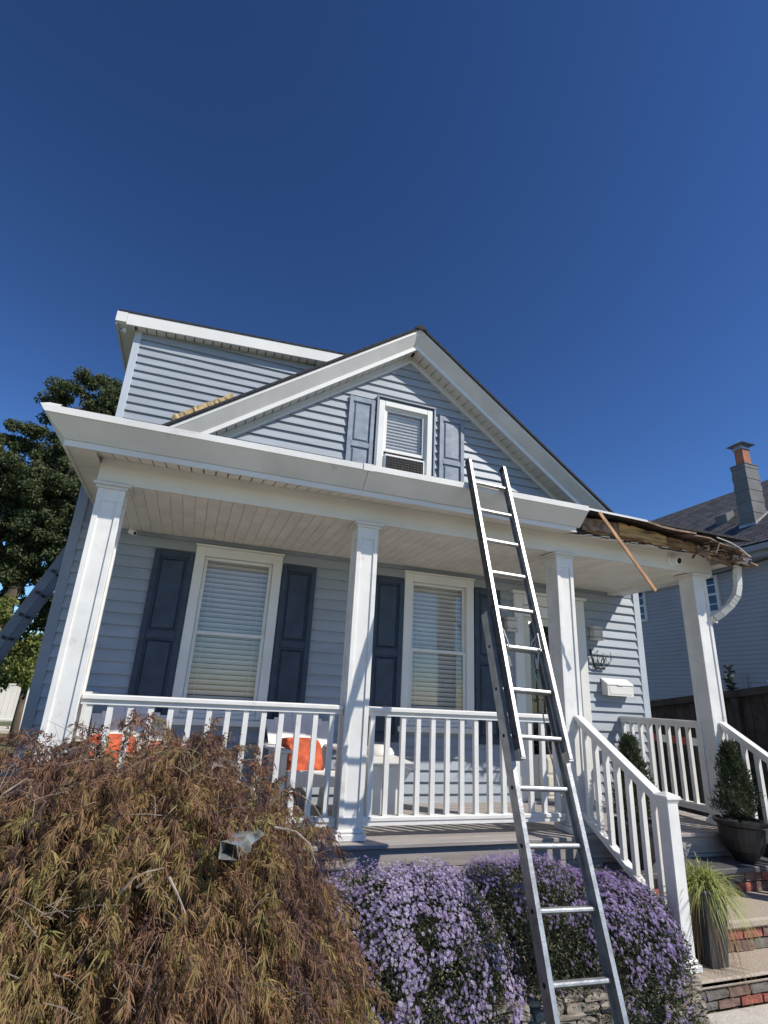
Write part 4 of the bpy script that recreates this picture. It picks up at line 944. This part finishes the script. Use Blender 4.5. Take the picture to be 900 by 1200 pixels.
aster('large pale purple aster clump beside the brown maple', (2.50, -.84, -.75), .66, .52, .77, 60000, 11500, 31, (.2, 1.2), .0)
aster('darker aster clump with sparse blooms behind the ladder', (3.42, -.72, -.79), .68, .52, .80, 60000, 6500, 47, (.0, .8), -.62, lambda P: (P[:, 2]+.20)*2.6+(P[:, 0]-3.5)*.5)
aster('violet aster clump spilling towards the white newel post', (4.07, -.79, -.79), .51, .52, .69, 60000, 8500, 63, (.0, .9), -.16, lambda P: (P[:, 2]+.32)*2.2)
# ================================================================ WEEPING MAPLE
M['mapleleaf'] = mat('laceleaf', (.2, .14, .07), .75, attr=[(.11, .065, .06), (.22, .12, .085), (.27, .15, .08), (.31, .20, .085), (.25, .22, .07), (.42, .32, .13), (.42, .17, .10)], tl=.28)
mp = empty('weeping_maple', (.55, -1.4, G)); tag(mp, 'wide mounded laceleaf maple with brown drying leaves in front of the porch', 'shrub')
mc = np.array([.78, -1.35, -.9]); mrx, mry, mh = 1.15, 1.05, 1.74
def maple(n_spray, per, seed, rmin, rmax, fing, Lr, Wr, gap):
    """drooping twigs, each carrying a row of finely cut leaves"""
    P, N = dome_pts(n_spray, mc, mrx, mry, mh, 2.4, seed=seed, rmin=rmin, rmax=rmax)
    P = P+N*(snoise(P, 2.4, 80)*.07+snoise(P, 5.5, 81)*.05)[:, None]
    keep = snoise(P, 3.4, 77)+.8*snoise(P, 9., 78) > gap-.5*np.clip((P[:, 2]-.3)/.3, 0, 1)
    P, N = P[keep], N[keep]; h = np.clip((P[:, 2]+.8)/1.6, 0, 1); n = len(P)
    top = np.clip((h-.55)/.35, 0, 1)[:, None]
    az = unit(np.stack([N[:, 0], N[:, 1], -(1.1-.8*h)], 1)+rng.normal(size=P.shape)*(.25+.6*top))
    L = rng.uniform(.16, .36, n)*(1.1-.5*h); g = rng.uniform(.05, .16, n)*(1.2-.7*h)
    tb = np.clip(.62-.34*h+.24*snoise(P, 2.2, 90)+.20*snoise(P, 7, 91)+rng.normal(size=n)*.19, 0, .88)
    tb = np.where(snoise(P, 3.1, 99) > .72, np.clip(tb+.35, 0, 1), tb)
    tb = np.where(h > .85, tb*.75, tb)
    I = np.repeat(np.arange(n), per); t = rng.uniform(0, 1, len(I))**.8
    Q = P[I]+az[I]*(L[I]*t)[:, None]; Q[:, 2] -= g[I]*t*t; Q += rng.normal(size=Q.shape)*.009
    tan = az[I]*L[I][:, None]; tan[:, 2] -= 2*g[I]*t; tan = unit(tan)
    out = unit(tan+rng.normal(size=Q.shape)*(.45+.35*top[I])); side = unit(np.cross(out, N[I]+rng.normal(size=Q.shape)*.6))
    fan = rng.uniform(.3, .95, len(I)); lf = rng.uniform(*Lr, len(I))*(1.15-.45*h[I]); Ps = []; Ds = []; Ls = []; Ts = []; Ws = []; Dr = []
    tl_ = tb[I]+rng.normal(size=len(I))*.08
    for k in range(fing):
        a = (k-(fing-1)/2)/((fing-1)/2)*fan+rng.normal(size=len(I))*.12
        d = unit(out*np.cos(a)[:, None]+side*np.sin(a)[:, None]+rng.normal(size=Q.shape)*.15)
        Ps.append(Q); Ds.append(d); Ls.append(lf*(1-.35*np.abs(a))*rng.uniform(.7, 1.15, len(I))); Ts.append(np.clip(tl_+rng.normal(size=len(I))*.04, 0, 1)); Ws.append(rng.uniform(*Wr, len(I))); Dr.append(rng.uniform(.008, .03, len(I)))
    V, F3, F4, T = strips(np.concatenate(Ps), np.concatenate(Ds), np.concatenate(Ls), np.concatenate(Ws), np.concatenate(Dr), np.concatenate(Ts))
    return numesh('foliage', V, F3, 'mapleleaf', mp, T, True, F4)
maple(3400, 20, 5, .86, 1.02, 5, (.035, .085), (.0026, .0052), -.42)
maple(2000, 20, 6, .72, .86, 5, (.05, .10), (.004, .007), -.7)
maple(700, 18, 7, .55, .70, 5, (.07, .12), (.006, .010), -9)
# curled dry bits and fine twigs over the top
r = random.Random(9); mb = MB()
def mtop(x, y):
    u = abs((x-mc[0])/mrx)**2.3+abs((y-mc[1])/mry)**2.3; return mc[2]+mh*max(0, 1-u)**(1/2.3)
for k in range(520):
    x = mc[0]+r.uniform(-.9, .9)*mrx; y = mc[1]+r.uniform(-.85, .75)*mry; z = mtop(x, y)+.0
    d = Vector((r.uniform(-1, 1), r.uniform(-1, .4), r.uniform(-.2, .9))).normalized(); L = r.uniform(.06, .2); a = Vector((x, y, z-.03)); s = Vector((r.uniform(-1, 1), r.uniform(-1, 1), -.6))*.05
    mb.tube([a, a+d*L*.5+s*.3, a+d*L+s], [.0018, .0013, .0007], 4, cap=False)
mb.build('twigs', 'twig', mp, stuff=True)
mb = MB()
for pts in ([(.905, -2.14, .375), (.941, -2.15, .419), (.978, -2.15, .436), (1.038, -2.12, .439)], [(.955, -2.14, .388), (.975, -2.15, .405), (1.0, -2.14, .424)], [(1.44, -2.02, .539), (1.526, -2.03, .524), (1.593, -2.02, .473), (1.629, -1.99, .398)], [(1.056, -2.2, .431), (1.092, -2.22, .385), (1.13, -2.23, .325)], [(.40, -1.97, .59), (.441, -1.98, .662), (.50, -1.95, .71)], [(1.6, -1.5, .60), (1.75, -1.35, .50), (1.9, -1.2, .33)]):
    MB().tube(pts, [.0052-.003*i/(len(pts)-1) for i in range(len(pts))], 6).build('bare_branch', 'twig', mp)
mb = MB()
for k in range(16):
    a = r.uniform(0, 6.28); q = r.uniform(.5, .9); c = Vector((.55, -1.35, G))
    e = Vector((mc[0]+mrx*q*math.cos(a), mc[1]+mry*q*math.sin(a), 0)); e.z = mtop(e.x, e.y)-.12
    mb.tube([c, c+Vector((r.uniform(-.1, .1), r.uniform(-.1, .1), .55)), (c+e)/2+Vector((0, 0, .55)), e], [.05, .035, .022, .008], 7)
mb.build('trunk', 'bark', mp)
# crushed metal downspout piece lying on the maple
sc = empty('crushed_downspout', (1.31, -2.03, .46)); tag(sc, 'crushed piece of silver metal downspout lying on top of the maple', 'metal scrap')
q = [Vector(p) for p in ((1.216, -2.12, .467), (1.232, -2.12, .511), (1.28, -2.12, .501), (1.296, -2.12, .459))]
q2 = [Vector(p) for p in ((1.332, -1.93, .464), (1.295, -1.93, .512), (1.393, -1.93, .509), (1.427, -1.93, .49))]
vs = []; n = 6
rr = random.Random(2)
for i in range(n+1):
    t = i/n
    for k in range(4):
        vs.append(q[k].lerp(q2[k], t)+Vector((rr.uniform(-.010, .010), rr.uniform(-.010, .010), rr.uniform(-.012, .012))))
fs = []
for i in range(n):
    for k in range(4): a = 4*i+k; b = 4*i+(k+1) % 4; fs.append((a, b, b+4, a+4))
M['crush'] = mat('scuffed_metal', (.52, .54, .51), .25, .15, 12, .5, 30, metal=.75, dirt=((.2, .22, .2), 9, .52, .8))
MB().add(vs, fs).build('shell', 'crush', sc)
# ================================================================ NEIGHBOUR HOUSE (right)
nb = empty('neighbour_house', (14, 6, G)); tag(nb, 'slate blue neighbouring house with dark shingle roof at the right', 'house')
NX = 12.0; mb = MB(); z = -.7
while z < 4.13:
    mb.add([(NX, -3, z), (NX-.02, -3, z), (NX-.02, -3, z+.004), (NX-.002, -3, z+.0925), (NX, -3, z+.0925), (NX, 14, z), (NX-.02, 14, z), (NX-.02, 14, z+.004), (NX-.002, 14, z+.0925), (NX, 14, z+.0925)],
           [(0, 1, 2, 3, 4), (9, 8, 7, 6, 5), (0, 5, 6, 1), (1, 6, 7, 2), (2, 7, 8, 3)]); z += .0925
mb.build('siding', 'nsiding', nb, stuff=True)
MB().box(NX+.001, 19, -3, -2.9, G, 4.2).box(NX+.001, NX+.1, -2.9, 14, G, 4.2).box(18.9, 19, -2.9, 14, G, 4.2).box(NX, 19, 13.9, 14, G, 4.2).build('wall', 'nsiding', nb)
MB().box(11.68, NX+.02, -3.3, 14.3, 4.135, 4.15).build('soffit', 'nsiding', nb)
M['ngut'] = mat('grey_gutter', (.33, .35, .37), .5, .05)
MB().box(11.66, 11.70, -3.3, 14.3, 4.15, 4.36).bbox(11.55, 11.66, -3.3, 14.3, 4.25, 4.37, .01).build('gutter', 'ngut', nb)
MB().box(NX-.03, NX, -3, 14, 4.06, 4.134).build('frieze', 'nsiding', nb)
def roofplane(x0, z0, x1, z1, name):
    me = bpy.data.meshes.new(name); V_ = [(x0, -3.4, z0), (x0, 14.4, z0), (x1, 14.4, z1), (x1, -3.4, z1)]; V_ += [(a, b, c-.1) for a, b, c in V_]
    c = Vector(((x0+x1)/2, 5.5, (z0+z1)/2)); me.from_pydata([Vector(v)-c for v in V_], [], [(0, 1, 2, 3), (4, 7, 6, 5), (0, 4, 5, 1), (3, 2, 6, 7), (1, 5, 6, 2), (0, 3, 7, 4)])
    uv = me.uv_layers.new(name='UVMap'); L = math.hypot(x1-x0, z1-z0)
    for p in me.polygons:
        for li in p.loop_indices:
            co = me.vertices[me.loops[li].vertex_index].co; uv.data[li].uv = (co.y, (co.x-(x0-c.x))/(x1-x0)*L)
    me.materials.append(M['nroof']); o = bpy.data.objects.new(name, me); link(o, nb, c); return o
roofplane(11.6, 4.42, 15.5, 7.33, 'roof'); roofplane(19.4, 4.42, 15.501, 7.33, 'roof')
def nwindow(y0, y1, z0, z1):
    w = empty('window', (NX, (y0+y1)/2, z0), nb); x = NX-.05; mb = MB(); c = .07
    mb.box(x, NX, y0, y0+c, z0, z1).box(x, NX, y1-c, y1, z0, z1).box(x, NX, y0+c, y1-c, z1-c, z1).box(x, NX, y0+c, y1-c, z0, z0+c)
    zm = (z0+z1)/2; mb.box(x+.01, NX, y0+c, y1-c, zm-.025, zm+.025)
    for z in ((z0+zm)/2, (z1+zm)/2): mb.box(x+.02, NX, y0+c, y1-c, z-.012, z+.012)
    mb.box(x+.021, NX, (y0+y1)/2-.012, (y0+y1)/2+.012, z0+c, z1-c); mb.build('frame', 'white', w)
    MB().box(NX-.024, NX-.022, y0+c-.002, y1-c+.002, z0+c-.002, z1-c+.002).build('pane', 'glass_dark', w)
    MB().box(NX-.0215, NX-.0205, y0+c, y1-c, z0+c, z1-c).build('dark_interior', 'dark', w)
nwindow(6.36, 7.3, 3.22, 4.05); nwindow(4.25, 5.05, 3.18, 4.05)
MB().box(NX-.04, NX, 3.92, 4.02, -.5, 1.85).build('trim_board', 'ngut', nb)
# chimney
ch = empty('chimney', (12.8, 3.75, 5.0), nb)
mb = MB(); zz = 4.9; k = 0
while zz < 6.64:
    e = .0 if k % 2 else .008; top_ = min(zz+.14, 6.66)
    mb.box(12.6-e, 13.02+e, 3.59-e, 3.94+e, zz, top_-.003); zz += .14; k += 1
mb.build('stack', 'chim', ch)
MB().bbox(12.58, 13.04, 3.57, 3.96, 6.662, 6.69, .006).build('crown', 'chim', ch)
MB().hexa([(12.56, 3.55, 4.95), (13.16, 3.55, 5.38), (13.16, 3.98, 5.38), (12.56, 3.98, 4.95), (12.57, 3.56, 5.2), (13.06, 3.56, 5.55), (13.06, 3.97, 5.55), (12.57, 3.97, 5.2)]).build('flashing', 'galv', ch)
MB().bbox(12.70, 12.95, 3.66, 3.87, 6.69, 7.10, .01).build('flue', 'flue', ch)
MB().box(12.68, 12.97, 3.64, 3.89, 7.10, 7.14).box(12.71, 12.94, 3.67, 3.86, 7.14, 7.22).build('cap_cage', 'galv', ch)
MB().add([(12.60, 3.55, 7.22), (13.05, 3.55, 7.22), (13.05, 3.98, 7.22), (12.60, 3.98, 7.22), (12.70, 3.65, 7.29), (12.95, 3.65, 7.29), (12.95, 3.88, 7.29), (12.70, 3.88, 7.29)], [(0, 3, 2, 1), (4, 5, 6, 7), (0, 1, 5, 4), (1, 2, 6, 5), (2, 3, 7, 6), (3, 0, 4, 7)]).build('cap', 'galv', ch)
# roof vent
vx, vy = 13.4, 4.9; vz = 4.42+.746*(vx-11.6)
MB().hexa([(vx-.14, vy-.16, vz-.12), (vx+.14, vy-.16, vz+.1), (vx+.14, vy+.16, vz+.1), (vx-.14, vy+.16, vz-.12), (vx-.16, vy-.16, vz+.10), (vx+.12, vy-.16, vz+.24), (vx+.12, vy+.16, vz+.24), (vx-.16, vy+.16, vz+.10)]).build('roof_vent', 'chim', nb)
# service cable along the neighbour wall
MB().tube([(11.9, 8.0, 3.95), (11.85, 5.0, 4.0), (11.8, 3.9, 4.02), (11.7, 2.5, 4.1)], .018, 6).build('cable', 'black', nb)
# ---- dark timber fence between the plots
fe = empty('dark_fence', (8.8, 2, G)); tag(fe, 'very dark timber fence between the porch and the neighbouring house', 'fence')
def ftop(y): return 1.215+(3.3-y)*.118
y = -3.2
while y < 9.5:
    t = ftop(y)-.10; MB().bbox(8.80, 8.825, y, y+.19, G, t, .004).build('board', 'fence_dark', fe); y += .196
for a, b in ((-3.2, 0), (0, 3.3), (3.3, 9.5)):
    MB().hexa([(8.70, a, ftop(a)-.10), (8.92, a, ftop(a)-.10), (8.92, b, ftop(b)-.10), (8.70, b, ftop(b)-.10), (8.70, a, ftop(a)), (8.92, a, ftop(a)), (8.92, b, ftop(b)), (8.70, b, ftop(b))]).build('cap_beam', 'fence_dark', fe)
    MB().box(8.76, 8.798, a+.005, b-.005, .35, .45).build('cross_rail', 'fence_dark', fe)
for y in (-2.9, -.6, 1.7, 4.0, 6.3): MB().bbox(8.72, 8.80, y-.06, y+.06, G, ftop(y)-.102, .005).build('post', 'fence_dark', fe)
rb = empty('striped_barrier', (7.95, 3, .55)); tag(rb, 'red and white striped bar behind the right porch railing', 'barrier')
for k in range(10): MB().box(7.93, 7.96, 1.6+.28*k, 1.877+.28*k, .62, .72).build('stripe', 'redstripe' if k % 2 else 'white', rb)
for y in (1.75, 4.2): MB().box(7.97, 8.01, y, y+.05, G, .75).build('leg', 'black', rb)
o = MB().lathe((8.80, .98, ftop(.98)+.001), [(.04, 0), (.05, .02), (.16, .03), (.17, .055), (.15, .06)], 24).build('white_dish', 'metalw', None, smooth=True); tag(o, 'shallow white dish on top of the dark fence', 'dish')
M['sapl'] = mat('sapling_leaf', (.05, .07, .04), .7, attr=[(.03, .04, .02), (.06, .08, .04), (.12, .14, .08)])
for (y, h, lb, m_) in ((2.18, .55, 'small dark leafy stalk above the dark fence, nearest the column', 0), (1.22, .62, 'pale spotted stalk above the dark fence at the right edge', .5), (1.05, .5, 'dark leafy stalk above the dark fence beside the white dish', 0)):
    s = empty('sapling', (9.3, y, 1.2)); tag(s, lb, 'plant')
    zb = ftop(y)-.3; MB().tube([(9.3, y, G), (9.3, y, zb), (9.32, y+.03, zb+h*.6), (9.31, y+.02, zb+h+.25)], [.02, .012, .008, .004], 5).build('stem', 'twig', s)
    n = 60; tt = rng.uniform(.3, 1, n); P = np.stack([9.31+rng.normal(size=n)*.02, y+rng.normal(size=n)*.02, zb+.2+tt*h], 1); Dv = unit(np.stack([rng.normal(size=n), rng.normal(size=n), rng.uniform(0, 1, n)], 1))
    V, F3, F4, T = strips(P, Dv, rng.uniform(.06, .12, n), np.full(n, .045), np.full(n, .02), rng.random(n)*.5+m_)
    numesh('foliage', V, F3, 'sapl', s, T, True, F4)
# ================================================================ LEFT BACKGROUND
M['treeleaf'] = mat('tree_leaf', (.06, .08, .03), .65, attr=[(.035, .05, .018), (.06, .082, .027), (.10, .12, .045), (.16, .17, .07)], tl=.3)
M['vineleaf'] = mat('vine_leaf', (.12, .16, .04), .65, attr=[(.06, .09, .02), (.13, .17, .04), (.22, .25, .06), (.30, .28, .08)], tl=.3)
def tree(name, label, base, blobs, nclump, nleaf, m, size, trunk, seed, cat='tree'):
    r0 = empty(name, base); tag(r0, label, cat)
    rg = np.random.default_rng(seed); cs = []; wt = np.array([b[3]*b[4]*b[5] for b in blobs]); wt = wt/wt.sum()
    for b, w in zip(blobs, wt):
        k = int(nclump*w)+1; d = unit(rg.normal(size=(k, 3))); q = rg.uniform(.15, 1, k)**.45; cs.append(np.array(b[:3])+d*q[:, None]*np.array(b[3:6]))
    cs = np.concatenate(cs); K = len(cs); ci = rg.integers(0, K, nleaf); rad = rg.uniform(.3, .7, K)*.55
    off = unit(rg.normal(size=(nleaf, 3)))*(rg.uniform(0, 1, nleaf)**.55)[:, None]*rad[ci][:, None]*[1, 1, .75]
    P = cs[ci]+off; Dv = unit(rg.normal(size=(nleaf, 3))+[0, 0, -.2])
    V, F3, F4, T = strips(P, Dv, rg.uniform(.6, 1.2, nleaf)*size, rg.uniform(.45, .8, nleaf)*size, rg.uniform(0, .3, nleaf)*size, np.clip(rg.beta(2, 2.3, nleaf)+.15*snoise(P, 1.2, seed), 0, 1))
    numesh('crown', V, F3, m, r0, T, True, F4)
    mb = MB()
    for pts, rr in trunk: mb.tube(pts, rr, 10)
    top_ = Vector(trunk[0][0][-1])
    for k in range(0, K, max(1, K//40)):
        c = Vector(cs[k]); mid = top_.lerp(c, .5)+Vector((0, 0, -.15)); mb.tube([top_, mid, c], [.09, .05, .015], 6)
    mb.build('trunk', 'bark', r0, smooth=True)
tree('oak_tree', 'tall dark green tree rising behind the left side of the house', (-3.6, 12.5, G),
     [(-3.3, 13, 9.3, 1.2, 1.4, 1.2), (-2.3, 14, 9.2, 1.4, 1.3, 1.7), (-2.4, 13.4, 7.2, 1.3, 1.3, 1.6), (-4.4, 13, 7.0, 1.3, 1.4, 1.5), (-6.3, 13, 6.6, 1.5, 1.6, 1.7), (-3.2, 13, 6.0, 1.6, 1.5, 2.2), (-5.2, 13, 4.6, 2.2, 1.5, 1.9), (-2.8, 13.2, 4.2, 1.6, 1.2, 1.7), (-6.6, 13, 4.6, 1.5, 1.5, 2.2)],
     900, 330000, 'treeleaf', .078, [([(-4.35, 12.6, G), (-4.2, 12.6, 1.2), (-4.0, 12.6, 2.6), (-3.6, 12.8, 4.2), (-3.6, 13, 5.8)], [.26, .22, .19, .16, .10]), ([(-3.75, 12.6, 2.5), (-4.4, 12.6, 3.2), (-5.4, 12.8, 4.4)], [.12, .09, .05])], 3)
tree('vine_hedge', 'sunlit yellow green leafy growth around the trunk behind the side ladder', (-3.2, 14, G),
     [(-3.1, 14.5, 2.0, 1.3, .7, 1.1), (-5.0, 14.5, 1.9, 1.2, .7, 1.2), (-2.6, 14.5, 3.0, .9, .6, .9), (-6.6, 14.5, 2.4, 1.2, .7, 1.4), (-4.2, 11.8, 2.6, .8, .4, .9), (-3.1, 11.6, 1.5, .7, .4, .8)], 260, 60000, 'vineleaf', .085,
     [([(-3.4, 14.5, G), (-3.4, 14.5, 1.0)], [.12, .08])], 8, 'hedge')
tree('bare_trunk_tree', 'old gnarled trunk beside the white fence at the left edge', (-4.3, 16, G),
     [(-5.6, 16.5, 6.2, 2.0, 1.2, 1.6)], 40, 5000, 'treeleaf', .13, [([(-5.9, 17, G), (-5.5, 17, .8), (-5.1, 17, 2.2), (-5.2, 17, 4.6)], [.36, .28, .27, .2])], 12)
wf = empty('white_fence', (-4.7, 20, G)); tag(wf, 'white vinyl privacy fence far behind the left side of the house', 'fence')
x = -9.0
mb = MB()
while x < -1: mb.bbox(x, x+.17, 20, 20.03, -.52, .76, .008); x += .178
mb.build('boards', 'white', wf)
for z in (-.48, .76): MB().bbox(-9.05, -.9, 19.98, 20.05, z, z+.07, .005).build('rail', 'white', wf)
for x in (-8.9, -6.6, -4.55, -2.3): MB().bbox(x-.06, x+.06, 19.96, 20.08, G, .88, .01).build('post', 'white', wf)
o = MB().bbox(-10, -.8, 18.2, 19.7, G, G+.16, .03).build('pale_border', 'walk'); tag(o, 'pale stone border in front of the white fence at the left', 'border')
